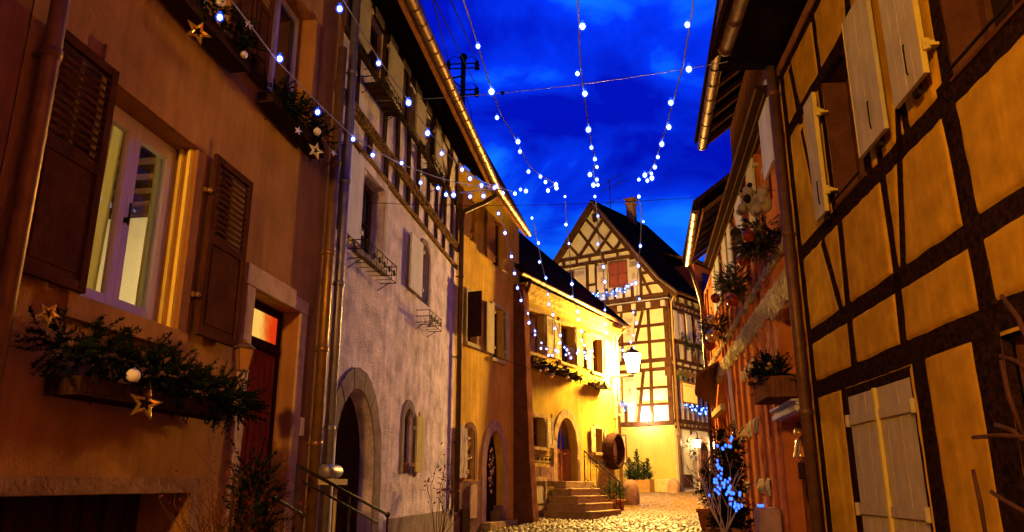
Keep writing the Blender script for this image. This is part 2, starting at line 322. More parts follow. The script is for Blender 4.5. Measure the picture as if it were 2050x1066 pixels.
    def build(s, name, mat, parent=None, fac=None, org=None, smooth=False, bevel=0, uvfn=None, label=None):
        if parent is not None: fac, org = FR[parent]
        V = [(p[0] - org[0], fac.s * (p[1] - org[1]), p[2] - org[2]) for p in s.v]
        me = bpy.data.meshes.new(name); me.from_pydata(V, [], s.f); me.materials.append(mat if not isinstance(mat, str) else M[mat])
        if len(s.f) < 30000 and not (name in ('foliage', 'garland', 'needles')):
            bm = bmesh.new(); bm.from_mesh(me); bmesh.ops.recalc_face_normals(bm, faces=bm.faces); bm.to_mesh(me); bm.free()
        if uvfn:
            uv = me.uv_layers.new(name='UVMap'); co = [uvfn(*p) for p in s.v]
            for l in me.loops: uv.data[l.index].uv = co[l.vertex_index]
        if smooth: me.polygons.foreach_set('use_smooth', [True] * len(me.polygons))
        o = bpy.data.objects.new(name, me); COL.objects.link(o)
        if parent is not None: o.parent = parent; FR[o] = FR[parent]
        else:
            o.location = fac.w(org[0], org[1], org[2]); o.rotation_euler = (0, 0, fac.rot); FR[o] = (fac, org)
        if bevel:
            b = o.modifiers.new('bevel', 'BEVEL'); b.width = bevel; b.segments = 2; b.limit_method = 'ANGLE'; b.angle_limit = math.radians(40)
        if label: o['label'] = label
        return o
def tag(o, label, cat, group=None, kind=None):
    if label: o['label'] = label
    if cat: o['category'] = cat
    if group: o['group'] = group
    if kind: o['kind'] = kind
    return o
def thing(name, label, cat, fac, u, n, z, group=None):
    o = bpy.data.objects.new(name, None); COL.objects.link(o); o.empty_display_size = .2
    o.location = fac.w(u, n, z); o.rotation_euler = (0, 0, fac.rot); FR[o] = (fac, (u, n, z))
    return tag(o, label, cat, group)
def dup(o, parent):                                  # shared-mesh copy of a part
    c = o.copy(); COL.objects.link(c); c.parent = parent; FR[c] = FR[parent]; return c

# ------------------------------------------------------------------ building blocks
def arc_pts(u0, u1, zs, zt, k=14):
    c = (u0 + u1) / 2; a = (u1 - u0) / 2
    return [(c - a * math.cos(PI * i / k), zs + (zt - zs) * math.sin(PI * i / k)) for i in range(k + 1)]
def wall(H, fac, u0, u1, z0, z1, holes, mat, back=5.0, name='wall', ends=True):
    """front sheet with real openings and reveals, closed behind by a box; hole = (u0,u1,z0,z1,depth,spring or None)"""
    mb = MB(); us = sorted({u0, u1, *[h[0] for h in holes], *[h[1] for h in holes]}); zs = sorted({z0, z1, *[h[2] for h in holes], *[h[3] for h in holes]})
    for i in range(len(us) - 1):
        for j in range(len(zs) - 1):
            cu, cz = (us[i] + us[i + 1]) / 2, (zs[j] + zs[j + 1]) / 2
            if any(h[0] < cu < h[1] and h[2] < cz < h[3] for h in holes): continue
            mb.add([(us[i], 0, zs[j]), (us[i + 1], 0, zs[j]), (us[i + 1], 0, zs[j + 1]), (us[i], 0, zs[j + 1])], [(0, 1, 2, 3)])
    for h in holes:
        a, b, c, d, dp, sp = h
        if sp is None:
            loop = [(a, c), (a, d), (b, d), (b, c)]
        else:
            ar = arc_pts(a, b, sp, d); loop = [(a, c)] + ar + [(b, c)]
            for i in range(len(ar) - 1):
                p, q = ar[i], ar[i + 1]; mb.add([(p[0], 0, p[1]), (q[0], 0, q[1]), (q[0], 0, d), (p[0], 0, d)], [(0, 1, 2, 3)])
        for i in range(len(loop)):
            p, q = loop[i], loop[(i + 1) % len(loop)]
            mb.add([(p[0], 0, p[1]), (q[0], 0, q[1]), (q[0], -dp - .06, q[1]), (p[0], -dp - .06, p[1])], [(0, 1, 2, 3)])
    if back:
        mb.add([(u0, 0, z0), (u0, -back, z0), (u0, -back, z1), (u0, 0, z1)], [(0, 1, 2, 3)]); mb.add([(u1, 0, z0), (u1, -back, z0), (u1, -back, z1), (u1, 0, z1)], [(0, 1, 2, 3)])
        mb.add([(u0, -back, z0), (u1, -back, z0), (u1, -back, z1), (u0, -back, z1)], [(0, 1, 2, 3)])
        mb.add([(u0, 0, z1), (u1, 0, z1), (u1, -back, z1), (u0, -back, z1)], [(0, 1, 2, 3)])
    V = mb
    me_o = V.build(name, mat, H)
    bm = bmesh.new(); bm.from_mesh(me_o.data); bmesh.ops.remove_doubles(bm, verts=bm.verts, dist=.0005); bm.to_mesh(me_o.data); bm.free()
    return me_o
def shutter(parent, u0, u1, z0, z1, n, style, mat, th=.035, hinge=None, arch=0, motif=False, tilt=0):
    """tilt (degrees) swings the leaf about its hinge edge; geometry is made flat, then rotated"""
    mb = MB(); w = u1 - u0
    top = [(u0, z0), (u1, z0), (u1, z1)] + ([(u0 + w * (1 - i / 6), z1 + arch * math.sin(PI * i / 6)) for i in range(1, 6)] if arch else []) + [(u0, z1)]
    if style == 'plank':
        k = max(3, int(w / .14))
        for i in range(k):
            a, b = u0 + w * i / k, u0 + w * (i + 1) / k
            dz = arch * math.sin(PI * (i + .5) / k) if arch else 0
            mb.box(a + .0015, b - .0015, n, n + th - .002 * (i % 2), z0, z1 + dz)
    elif style == 'panel':
        mb.prism(top, n, n + th)
    else:
        s = .07 if w > .5 else .05
        mb.box(u0, u0 + s, n, n + th, z0, z1); mb.box(u1 - s, u1, n, n + th, z0, z1)
        zm = z0 + (z1 - z0) * (.52 if style == 'louvre' else .70)
        for a, b in ((z0, z0 + s), (z1 - s, z1), (zm - s / 2, zm + s / 2)): mb.box(u0 + s, u1 - s, n + .002, n + th - .002, a, b)
        mb.box(u0 + s, u1 - s, n + .012, n + th - .014, z0 + s, zm - s / 2)
        if motif is False: mb.box(u0 + s + .04, u1 - s - .04, n + .011, n + th - .006, z0 + s + .04, zm - s / 2 - .04)
        a = zm + s / 2; b = z1 - s; k = max(4, int((b - a) / .055))
        for i in range(k):
            z = a + (b - a) * (i + .5) / k; h = (b - a) / k
            mb.add([(u0 + s, n + .004, z + h * .45), (u1 - s, n + .004, z + h * .45), (u1 - s, n + th - .004, z - h * .25), (u0 + s, n + th - .004, z - h * .25),
                    (u0 + s, n + .004, z + h * .25), (u1 - s, n + .004, z + h * .25), (u1 - s, n + th - .004, z - h * .45), (u0 + s, n + th - .004, z - h * .45)],
                   [(0, 1, 2, 3), (7, 6, 5, 4), (0, 4, 5, 1), (3, 2, 6, 7), (0, 3, 7, 4), (1, 5, 6, 2)])
    if style in ('plank', 'panel') and hinge is not None:          # strap hinges and a hook
        for z in (z0 + (z1 - z0) * .14, z0 + (z1 - z0) * .86):
            h = u1 if hinge == 1 else u0; d = .07 * hinge
            mb.box(min(h - d * .3, h + d), max(h - d * .3, h + d), n - .05, n + th + .012, z - .03, z + .03)
    if tilt:
        hu = u1 if hinge == 1 else u0; a = math.radians(tilt); c, s_ = math.cos(a), math.sin(a)
        mb.v = [(hu + (p[0] - hu) * c - (p[1] - n) * s_ * (1 if hinge != 1 else -1), n + (p[1] - n) * c + abs(p[0] - hu) * s_, p[2]) for p in mb.v]
    o = mb.build('shutter', mat, parent, bevel=.004)
    if motif:
        mm = MB(); c = (u0 + u1) / 2; zc = z0 + (z1 - z0) * .36
        for i in range(5):
            a = 2 * PI * i / 5; mm.sph((c + .05 * math.cos(a), n + th, zc + .08 + .05 * math.sin(a)), .035, 6, 4, (1, .12, 1))
        mm.sph((c - .06, n + th, zc - .05), .045, 6, 4, (.6, .12, 1.4)); mm.sph((c + .06, n + th, zc - .08), .045, 6, 4, (.6, .12, 1.4)); mm.box(c - .008, c + .008, n + th - .001, n + th + .004, zc - .18, zc + .05)
        mm.v = [(p[0], min(p[1], n + th + .003) if p[1] > n + th else p[1], p[2]) for p in mm.v]
        mm.build('painted_flower', 'motif', parent)
    return o
def window(H, holes, u0, u1, z0, z1, d=.16, fr='win_b', pane='glass', nx=2, nz=2, sur=None, surw=.1, sill=None, arch=None, fw=.055, hole=True, base=0, part='window'):
    if hole: holes.append((u0, u1, z0, z1, d, arch))
    b = base - d if hole else base
    f = MB(); n0, n1 = b - .05, b
    if arch is None:
        f.box(u0, u0 + fw, n0, n1, z0, z1); f.box(u1 - fw, u1, n0, n1, z0, z1); f.box(u0 + fw, u1 - fw, n0, n1, z0, z0 + fw); f.box(u0 + fw, u1 - fw, n0, n1, z1 - fw, z1)
    else:
        o_ = [(u0, z0)] + arc_pts(u0, u1, arch, z1) + [(u1, z0)]; i_ = [(u0 + fw, z0)] + arc_pts(u0 + fw, u1 - fw, arch, z1 - fw) + [(u1 - fw, z0)]
        for k in range(len(o_) - 1): f.prism([o_[k], o_[k + 1], i_[k + 1], i_[k]], n0, n1)
    zt = z1 if arch is None else z1 - .02
    for i in range(1, nx):
        c = u0 + (u1 - u0) * i / nx; f.box(c - fw * .6, c + fw * .6, n0 + .002, n1 + .008, z0 + fw, zt - fw)
    for i in range(1, nz):
        c = z0 + (z1 - z0) * i / nz; f.box(u0 + fw, u1 - fw, n0 + .006, n1 - .006, c - .016, c + .016)
    w = f.build(part, fr, H, bevel=.004)
    p = MB()
    if arch is None: p.box(u0 + .02, u1 - .02, n0 - .004, n0 + .012, z0 + .02, z1 - .02)
    else: p.prism([(u0 + .01, z0)] + arc_pts(u0 + .01, u1 - .01, arch, z1 - .01) + [(u1 - .01, z0)], n0 - .004, n0 + .012)
    p.build('pane', pane, w)
    if sur:
        s = MB(); q = .022
        if arch is None:
            s.box(u0 - surw, u0 - .002, -.02, q, z0, z1); s.box(u1 + .002, u1 + surw, -.02, q, z0, z1); s.box(u0 - surw - .015, u1 + surw + .015, -.02, q + .004, z1 + .002, z1 + surw * 1.35)
        else:
            a = [(u0 - surw, z0)] + arc_pts(u0 - surw, u1 + surw, arch, z1 + surw) + [(u1 + surw, z0)]; i_ = [(u0 - .002, z0)] + arc_pts(u0 - .002, u1 + .002, arch, z1 + .002) + [(u1 + .002, z0)]
            for k in range(len(a) - 1): s.prism([a[k], a[k + 1], i_[k + 1], i_[k]], -.02, q + .003 * (k % 2))
        s.build('surround', sur, w, bevel=.004)
    if sill:
        MB().box(u0 - surw - .03, u1 + surw + .03, -.02, .07, z0 - .09, z0 - .003).build('sill', sill, w, bevel=.006)
    return w
def downpipe(H, path, r, mat, joints=()):
    mb = MB(); mb.tube(path, r, 12)
    for i, z in enumerate(joints):
        for k in range(len(path) - 1):
            a, b = Vector(path[k]), Vector(path[k + 1])
            if min(a.z, b.z) <= z <= max(a.z, b.z) and abs(a.z - b.z) > .3:
                c = a + (b - a) * ((z - a.z) / (b.z - a.z)); mb.lathe(tuple(c), [(r * 1.02, -.035), (r * 1.17, -.03), (r * 1.17, .03), (r * 1.02, .035)], 12)
                mb.box(c.x - .012, c.x + .012, c.y - r - .12, c.y, c.z - .012, c.z + .012)
    return mb.build('downpipe', mat, H, smooth=True)
def gutter(parent, path, r, mat, step=.42):
    """half-round gutter with ribs, following a path of (u,n,z)"""
    mb = MB(); P = [Vector(p) for p in path]; seg = 12
    L = [0]
    for i in range(len(P) - 1): L.append(L[-1] + (P[i + 1] - P[i]).length)
    def at(s_):
        for i in range(len(P) - 1):
            if s_ <= L[i + 1] + 1e-6:
                k = (s_ - L[i]) / (L[i + 1] - L[i]); return P[i] + (P[i + 1] - P[i]) * k, (P[i + 1] - P[i]).normalized()
        return P[-1], (P[-1] - P[-2]).normalized()
    def ring(s_, rr):
        c, d = at(s_); side = Vector((-d.y, d.x, 0)).normalized(); v = []
        for j in range(seg + 1):
            a = -PI * j / seg; v.append(c + side * math.cos(a) * rr + Vector((0, 0, math.sin(a) * rr)))
        return v
    n = int(L[-1] / step) + 1; ss = [L[-1] * i / n for i in range(n + 1)]
    prev = None
    for i, s_ in enumerate(ss):
        if i < n:
            e = .03
            secs = [(s_, r), (ss[i + 1] - e, r), (ss[i + 1] - e, r * 1.09), (ss[i + 1], r * 1.09), (ss[i + 1], r)]
            rings = [ring(max(0, min(L[-1], q)), w) for q, w in secs]; inner = ring(s_, r * .94), ring(ss[i + 1], r * .94)
            for a, b in zip(rings[:-1], rings[1:]):
                mb.add(a + b, [(j, j + 1, j + 1 + seg + 1, j + seg + 1) for j in range(seg)])
            a, b = inner; mb.add(a + b, [(j, j + 1, j + 1 + seg + 1, j + seg + 1) for j in range(seg)])
    for s_ in (0, L[-1]): mb.add(ring(s_, r), [tuple(range(seg + 1))])
    return mb.build('gutter', mat, parent, smooth=True)
def fir_mass(mb, pts, rad, n, L=.16, needles=26, nl=.045, nw=.0032, bias=(0, .25, -.1)):
    """n sprigs spread round the polyline pts"""
    P = [np.array(p, float) for p in pts]
    for i in range(n):
        k = RNG.integers(0, len(P) - 1) if len(P) > 1 else 0; t = RNG.random()
        c = P[k] + (P[k + 1] - P[k]) * t if len(P) > 1 else P[0]
        d = RNG.normal(size=3); d /= np.linalg.norm(d); c = c + d * rad * RNG.random() ** .6 * np.array((1, .8, .75))
        mb.needles(c, d + np.array(bias) + RNG.normal(size=3) * .25, L * RNG.uniform(.6, 1.2), needles, nl, nw)
    return mb
def twigs(mb, base, h, n, spread, r=.006, levels=2, curve=.15):
    def grow(p, d, L, r, lv):
        path = [p]; q = Vector(p)
        for i in range(4):
            d = (d + Vector((random.uniform(-curve, curve), random.uniform(-curve, curve), random.uniform(-.05, .12)))).normalized(); q = q + d * L / 4; path.append(tuple(q))
            if lv > 0 and i > 0 and random.random() < .8:
                grow(tuple(q), (d + Vector((random.uniform(-1, 1), random.uniform(-1, 1), random.uniform(-.1, .6))) * .7).normalized(), L * random.uniform(.35, .6), r * .6, lv - 1)
        tips.append(path[-1]); tips.append(path[-2]); mb.tube(path, [r, r * .85, r * .7, r * .55, r * .3], 5)
    tips = []
    for i in range(n):
        a = random.uniform(0, 2 * PI); d = Vector((math.cos(a) * spread, math.sin(a) * spread, 1)).normalized()
        grow((base[0] + random.uniform(-.04, .04), base[1] + random.uniform(-.04, .04), base[2]), d, h * random.uniform(.7, 1.1), r, levels)
    return tips
def leaves(mb, tips, n, spread, size):
    for i in range(n):
        c = Vector(random.choice(tips)) + Vector((random.gauss(0, spread), random.gauss(0, spread), random.gauss(0, spread)))
        a = Vector((random.gauss(0, 1), random.gauss(0, 1), random.gauss(0, 1))).normalized(); b = a.cross(Vector((.3, .8, .5))).normalized(); s_ = size * random.uniform(.6, 1.3)
        mb.add([c - a * s_, c + b * s_ * .45, c + a * s_, c - b * s_ * .45], [(0, 1, 2, 3)])

# ------------------------------------------------------------------ ground
g = MB(); g.add([(-150, -60, ground(-60) - .05), (150, -60, ground(-60) - .05), (150, 400, ground(400) - .05), (-150, 400, ground(400) - .05)], [(0, 1, 2, 3)])
tag(g.build('ground', 'stone_dk', None, WF, (0, 0, 0)), None, None, None, 'structure')
def cobbles():
    """hand-cut setts laid in slightly wavy rows: every stone its own domed top"""
    V = []; Fc = []; y = 13.5; row = 0
    while y < 37:
        dy = .105 + (y > 26) * .02; x = -3.2 + .23 * y / 8 + random.uniform(0, .1); x1 = 2.2 + .21 * y
        while x < x1:
            dx = random.uniform(.09, .15) * (1 + (y > 26) * .2); yy = y + .07 * math.sin(x * 1.1 + row * .25) + random.uniform(-.012, .012)
            h = random.uniform(-.006, .007); g_ = .005; z = ground(yy) + h - .03 * math.exp(-((x - .12 * y - .6) / .5) ** 2)
            a, b, c, d = x + g_, x + dx - g_, yy + g_, yy + dy - g_; i = .022; tl, tw = random.uniform(-.012, .012), random.uniform(-.012, .012)
            k = len(V); V += [(a, c, z - .05), (b, c, z - .05), (b, d, z - .05), (a, d, z - .05)]
            V += [(a + .004, c + .004, z - .012), (b - .004, c + .004, z - .012), (b - .004, d - .004, z - .012), (a + .004, d - .004, z - .012)]
            V += [(a + i, c + i, z + .004 - tl - tw), (b - i, c + i, z + .004 + tl - tw), (b - i, d - i, z + .004 + tl + tw), (a + i, d - i, z + .004 - tl + tw)]
            for s_ in (0, 4):
                for j in range(4): Fc.append((k + s_ + j, k + s_ + (j + 1) % 4, k + s_ + 4 + (j + 1) % 4, k + s_ + 4 + j))
            Fc.append((k + 8, k + 9, k + 10, k + 11)); x += dx
        y += dy; row += 1
    me = bpy.data.meshes.new('cobbled_street'); me.from_pydata(V, [], Fc); me.materials.append(M['cobble']); me.polygons.foreach_set('use_smooth', [True] * len(me.polygons))
    o = bpy.data.objects.new('cobbled_street', me); COL.objects.link(o); tag(o, None, None, None, 'structure')
M['cobble'] = surf('granite_setts', (.105, .058, .011), rough=.55, var=.45, scale=5, bump=.35, bscale=60, dist=.004, spec=.10)
cobbles()

# ------------------------------------------------------------------ HOUSE 1 (near left, ochre plaster)
def beambox(mb, u0, u1, n0, n1, z0, z1): mb.box(u0, u1, n0, n1, z0, z1)
H = thing('town_house', 'dark red plaster house at the left edge beside the long brass downpipe', 'house', H1, -3, 0, 0)
wall(H, H1, -.85 - 7, -.07, -.4, 10.2, [], 'pl_h0')
x = MB(); x.box(-7.8, -1.2, .0, .57, -.4, 10.2); x.build('shading_bay', 'pl_h0', H)  # bay added to throw shade on the near end of the ochre wall
h1 = thing('town_house', 'ochre plaster house with brown louvred shutters, a lit white window and a red door', 'house', H1, 2.5, 0, 0)
ho = [(.74, 1.92, 2.97, 4.57, .24, None), (3.23, 4.38, .95, 3.64, .22, None), (-.0 + .05, 2.42, -.1, 1.68, .5, None), (1.0, 2.15, 5.7, 7.35, .2, None), (3.02, 4.17, 5.7, 7.35, .2, None)]
wall(h1, H1, -.06, 5.17, -.4, 10.2, ho, 'pl_h1', back=0)
b = MB(); b.box(-.05, 5.16, -5.2, -3.4, -.4, 10.2); b.box(-.06, .0, -3.4, -.6, -.4, 10.2); b.box(5.1, 5.17, -3.4, -.6, -.4, 10.2); b.build('rear_wall', 'pl_h1', h1)
# lit room behind the big window
r = MB(); r.box(.2, 5.05, -3.4, -3.3, 2.0, 5.3); r.box(.2, .25, -3.3, -.33, 2.0, 5.3); r.box(5.0, 5.05, -3.3, -.33, 2.0, 5.3); r.box(.25, 5.0, -3.3, -.33, 2.0, 2.05); r.box(.25, 5.0, -3.3, -.33, 5.25, 5.3)
r.box(.25, .72, -.36, -.33, 2.05, 5.25); r.box(1.94, 5.0, -.36, -.33, 2.05, 5.25); r.box(.72, 1.94, -.36, -.33, 4.6, 5.25); r.box(.72, 1.94, -.36, -.33, 2.05, 2.95)
room = r.build('room', 'room_w', h1)
for i in range(12): MB().box(.3 + .40 * i, .46 + .40 * i, -3.3, -.36, 5.08, 5.25).build('ceiling_beam', 'wood_dk', room)
MB().sph((4.3, -.75, 4.3), .12, 14, 10).build('room_lamp', 'lamp_room', room, smooth=True)
def curtain(u0, u1, n, z0, z1, name='curtain', taper=0):
    mb = MB(); k = 40; v = []
    for i in range(k + 1):
        a = i / k; off = .028 * math.sin(a * 34) + .012 * math.sin(a * 77 + 1)
        v += [(u0 + (u1 - u0) * a, n + off, z1), (u0 + (u1 - u0) * a * (1 - taper), n + off * 1.5, z0)]
    mb.add(v, [(2 * i, 2 * i + 1, 2 * i + 3, 2 * i + 2) for i in range(k)]); return mb.build(name, 'curtain', room, smooth=True)
curtain(.74, 1.50, -.42, 2.9, 4.6, taper=.12); curtain(1.98, 2.6, -.42, 2.9, 4.6)
f = MB(); d0, d1 = -.24, -.18
f.box(.74, .80, d0, d1, 2.97, 4.57); f.box(1.86, 1.92, d0, d1, 2.97, 4.57); f.box(.80, 1.86, d0, d1, 2.97, 3.03); f.box(.80, 1.86, d0, d1, 4.51, 4.57); f.box(.74, 1.92, d0, -.14, 2.90, 2.965)
win = f.build('window', 'win_w', h1, bevel=.005)
for a, c in ((.80, 1.335), (1.335, 1.86)):
    s = MB(); e0, e1 = -.225, -.165; q = .075
    s.box(a + .003, a + q, e0, e1, 3.035, 4.505); s.box(c - q, c - .003, e0, e1, 3.035, 4.505); s.box(a + q, c - q, e0, e1, 3.035, 3.035 + q); s.box(a + q, c - q, e0, e1, 4.505 - q, 4.505)
    s.build('sash', 'win_w', win, bevel=.006)
    p = MB(); p.add([(a + q - .01, -.2, 3.09), (c - q + .01, -.2, 3.09), (c - q + .01, -.2, 4.45), (a + q - .01, -.2, 4.45)], [(0, 1, 2, 3)]); p.build('pane', 'clear', win)
hd = MB(); hd.box(1.325, 1.345, -.165, -.13, 3.70, 3.74); hd.box(1.33, 1.34, -.135, -.12, 3.68, 3.86); hd.build('handle', 'iron', win)
sr = MB(); sr.box(1.925, 2.06, -.02, .028, 2.97, 4.57); sr.box(.6, .735, -.02, .028, 2.97, 4.57); sr.box(.6, 2.06, -.02, .03, 4.575, 4.80); sr.box(.6, 2.06, -.02, .05, 2.80, 2.963); sr.build('surround', 'pl_h1', win, bevel=.006)
rail = MB(); rail.box(1.885, 1.918, -.13, -.1, 2.975, 4.565); rail.box(1.885, 1.918, -.05, -.02, 2.975, 4.565); rail.build('lit_reveal_strip', 'yel', win)  # yellow bars paint the lamplit look of the far window reveal
shutter(win, .05, .70, 2.97, 4.62, .05, 'louvre', 'shut_br', th=.04)
shutter(win, 2.13, 2.84, 2.97, 4.62, .05, 'louvre', 'shut_br', th=.04)
hg = MB()
for z in (3.3, 4.25): hg = MB(); hg.box(2.06, 2.2, .03, .06, z - .02, z + .02); hg.sph((2.09, .075, z), .025, 8, 6); hg.build('hinge', 'brass', win)
# upper windows
for (a, c) in ((1.0, 2.15), (3.02, 4.17)):
    w = window(h1, ho, a, c, 5.7, 7.35, d=.2, fr='win_w', nx=2, nz=1, sill='pl_h1', surw=.06)
    if a < 2: shutter(w, 2.2, 2.6, 5.7, 7.35, .03, 'louvre', 'shut_br'); shutter(w, .38, .95, 5.7, 7.35, .03, 'louvre', 'shut_br')
    else: shutter(w, 2.63, 2.97, 5.7, 7.35, .03, 'louvre', 'shut_br')
    s = MB(); s.box(4.172 if a > 2 else 2.152, 4.29 if a > 2 else 2.19, -.01, .03, 5.7, 7.35); s.build('surround', 'pl_h1', w)
# red door with lit fanlight
d = MB(); n0, n1 = -.26, -.19
d.box(3.23, 3.31, n0, n1, .95, 3.64); d.box(4.30, 4.38, n0, n1, .95, 3.64); d.box(3.31, 4.30, n0, n1, 3.56, 3.64); d.box(3.31, 4.30, n0 - .01, n1 + .03, 3.14, 3.24)
door = d.build('door', 'wood_dk', h1, bevel=.006)
l = MB(); l.box(3.315, 4.295, n0, n1 - .02, .96, 3.135)
for i, u in enumerate((3.47, 3.565, 3.66, 3.80, 3.94, 4.08, 4.22)): l.box(u, u + .07, n1 - .025, n1 + .012 - .003 * i, 1.02, 3.10)
l.build('leaf', 'wood_red', door, bevel=.01)
MB().box(3.315, 4.295, n0 + .02, n1 - .025, 3.245, 3.555).build('fanlight', 'fanlight', door)
MB().box(3.345, 3.43, n1 - .028, n1 + .004, 1.9, 3.02).build('glass_strip', 'doorstrip', door)
hh = MB(); hh.tube([(4.16, n1, 2.0), (4.16, n1 + .07, 2.0), (4.05, n1 + .07, 2.0)], .012, 8); hh.build('handle', 'brass', door)
s = MB(); s.box(3.05, 3.225, -.02, .03, .95, 3.64); s.box(4.385, 4.56, -.02, .03, .95, 3.64); s.box(3.02, 4.20, -.02, .034, 3.645, 3.86); s.box(4.203, 4.58, -.02, .031, 3.645, 3.80); s.build('surround', 'stone', door, bevel=.008)
MB().box(4.60, 4.70, .0, .03, 2.28, 2.48).build('doorbell', 'plate_w', h1, bevel=.004)
# cellar opening
c = MB(); c.box(.06, 2.41, -.5, -.42, -.1, 1.67)
for i in range(9): c.box(.1 + i * .26, .13 + i * .26, -.42, -.38, -.1, 1.66)
c.build('cellar_hatch', 'wood_dk', h1)
lt = MB(); lt.box(-.0, 2.55, -.02, .02, 1.685, 1.80); lt.box(2.425, 2.60, -.02, .023, -.1, 1.68); lt.build('cellar_surround', 'stone_dk', h1)
downpipe(h1, [(.0, .13, 8.6), (.0, .13, .2)], .056, 'copper', (2.2, 4.35, 6.4))
downpipe(h1, [(4.86, .12, 7.35), (4.86, .12, 1.0)], .062, 'brass', (3.3, 4.5, 5.7, 2.2))
st = MB()
st.box(2.9, 4.5, .002, 1.05, -.2, .94)
for i in range(5): st.box(4.5 + .28 * i, 4.78 + .28 * i, .002, 1.05, -.2, .94 - .155 * (i + 1))
st.build('steps', 'stone_dk', h1, bevel=.01)
rf = MB(); rf.prism_u([(.75, 9.9), (.75, 10.0), (-4, 14.2), (-4, 14.1)], -7.5, 5.3); rf.build('roof', 'tiles', h1, uvfn=lambda u, n, z: (u, n * 1.35))
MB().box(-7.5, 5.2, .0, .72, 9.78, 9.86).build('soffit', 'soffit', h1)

# things on and before house 1
def lantern(name, label, fac, u, n, z, h, glass, iron='iron', bracket=None, light=False):
    """square tapering lantern, z = bottom of its body"""
    t = thing(name, label, 'lantern', fac, u, n, z)
    w0, w1 = h * .20, h * .33
    gl_ = MB(); gl_.lathe((u, n, z), [(w0, 0), (w1, h * .72)], 4 if not light else 6); gl_.build('glass', glass, t)
    c = MB(); c.lathe((u, n, z), [(w0 * 1.1, -.03 * h), (w0 * 1.12, .0)], 6); c.lathe((u, n, z), [(w1 * 1.2, h * .72), (w1 * .7, h * .86), (w1 * .25, h * .93), (w1 * .28, h * .97), (.004, h * 1.06)], 6)
    for j in range(6 if light else 4):
        a = 2 * PI * j / (6 if light else 4); c.tube([(u + w0 * 1.03 * math.cos(a), n + w0 * 1.03 * math.sin(a), z), (u + w1 * 1.03 * math.cos(a), n + w1 * 1.03 * math.sin(a), z + h * .72)], h * .016, 5)
    c.build('frame', iron, t)
    if bracket:
        mb = MB(); mb.tube(bracket, h * .04, 7); p = bracket[0]; mb.box(p[0] - h * .12, p[0] + h * .12, p[1] - .01, p[1] + .02, p[2] - h * .25, p[2] + h * .25); mb.build('bracket', iron, t)
    return t
lantern('wall_lantern', 'small unlit copper wall lantern on a curled bracket left of the red door', H1, 2.68, .24, 2.74, .27, 'lampglass', 'copper',
        [(2.42, .0, 2.62), (2.44, .10, 2.58), (2.55, .20, 2.58), (2.66, .24, 2.65), (2.68, .24, 2.74)])
t = MB(); t.box(2.855, 2.915, .0, .012, 3.14, 3.30); t.build('number_plate', 'plate_b', None, H1, (2.88, 0, 3.2)); tag(COL.objects[-1], 'small blue enamel house plate beside the brown shutter', 'plate')
def garland(label, fac, pts, rad, n, group=None, mat='fir', leds=None, nled=0, box=None, L=.16, needles=30, nl=.045, nw=.006, cat='garland', hang=0):
    c = pts[len(pts) // 2]; t = thing('fir_garland', label, cat, fac, c[0], c[1], c[2], group)
    mb = MB(); fir_mass(mb, pts, rad, n, L, needles, nl, nw); mb.build('foliage', mat, t)
    if box:
        u0, u1, n0, n1, z0, z1 = box; x = MB(); x.box(u0, u1, n0, n1, z0, z0 + .02); x.box(u0, u1, n1 - .02, n1, z0 + .02, z1); x.box(u0, u0 + .02, n0, n1 - .02, z0 + .02, z1); x.box(u1 - .02, u1, n0, n1 - .02, z0 + .02, z1); x.box(u0 + .02, u1 - .02, n0, n0 + .02, z0 + .02, z1)
        x.box(u0 + .03, u1 - .03, n0 + .03, n1 - .03, z0 + .02, z1 - .03); x.build('box', 'wood_dk', t, bevel=.004)
    if nled:
        first = None; P = [np.array(p) for p in pts]
        for i in range(nled):
            s_ = (i + .5) / nled * (len(P) - 1); k = int(s_); q = P[k] + (P[k + 1] - P[k]) * (s_ - k) + RNG.normal(size=3) * rad * np.array((.5, .5, .6)); q[1] += rad * .5
            if first is None: first = MB().sph((0, 0, 0), .030 if rad > .12 else .026, 8, 6).build('bulb', leds, t); first.location = Vector((q[0] - c[0], fac.s * (q[1] - c[1]), q[2] - c[2])); base_v = None; \
                first.data.transform(Matrix.Translation(Vector((c[0], fac.s * c[1], c[2]))))
            else:
                o = dup(first, t); o.location = Vector((q[0] - c[0], fac.s * (q[1] - c[1]), q[2] - c[2]))
    return t
garland('long dark fir garland over the window box below the lit white window', H1, [(.30, .22, 2.58), (.9, .26, 2.56), (1.6, .28, 2.52), (2.3, .26, 2.46), (2.72, .24, 2.42)], .20, 520, 'fir garlands', box=(.5, 2.45, .06, .30, 2.28, 2.40), L=.17, needles=44, nl=.042, nw=.0055)
garland('fir sprigs in the dark top left window box behind a gold star', H1, [(1.0, .22, 5.68), (2.25, .24, 5.72)], .17, 170, 'fir garlands', box=(.9, 2.25, .05, .24, 5.50, 5.62), needles=34, nl=.04)
garland('fir sprigs with silver stars in the upper window box beside the two downpipes', H1, [(2.85, .22, 5.62), (3.5, .24, 5.66), (4.2, .24, 5.66)], .18, 230, 'fir garlands', box=(2.8, 4.22, .05, .24, 5.48, 5.60), needles=34, nl=.04)
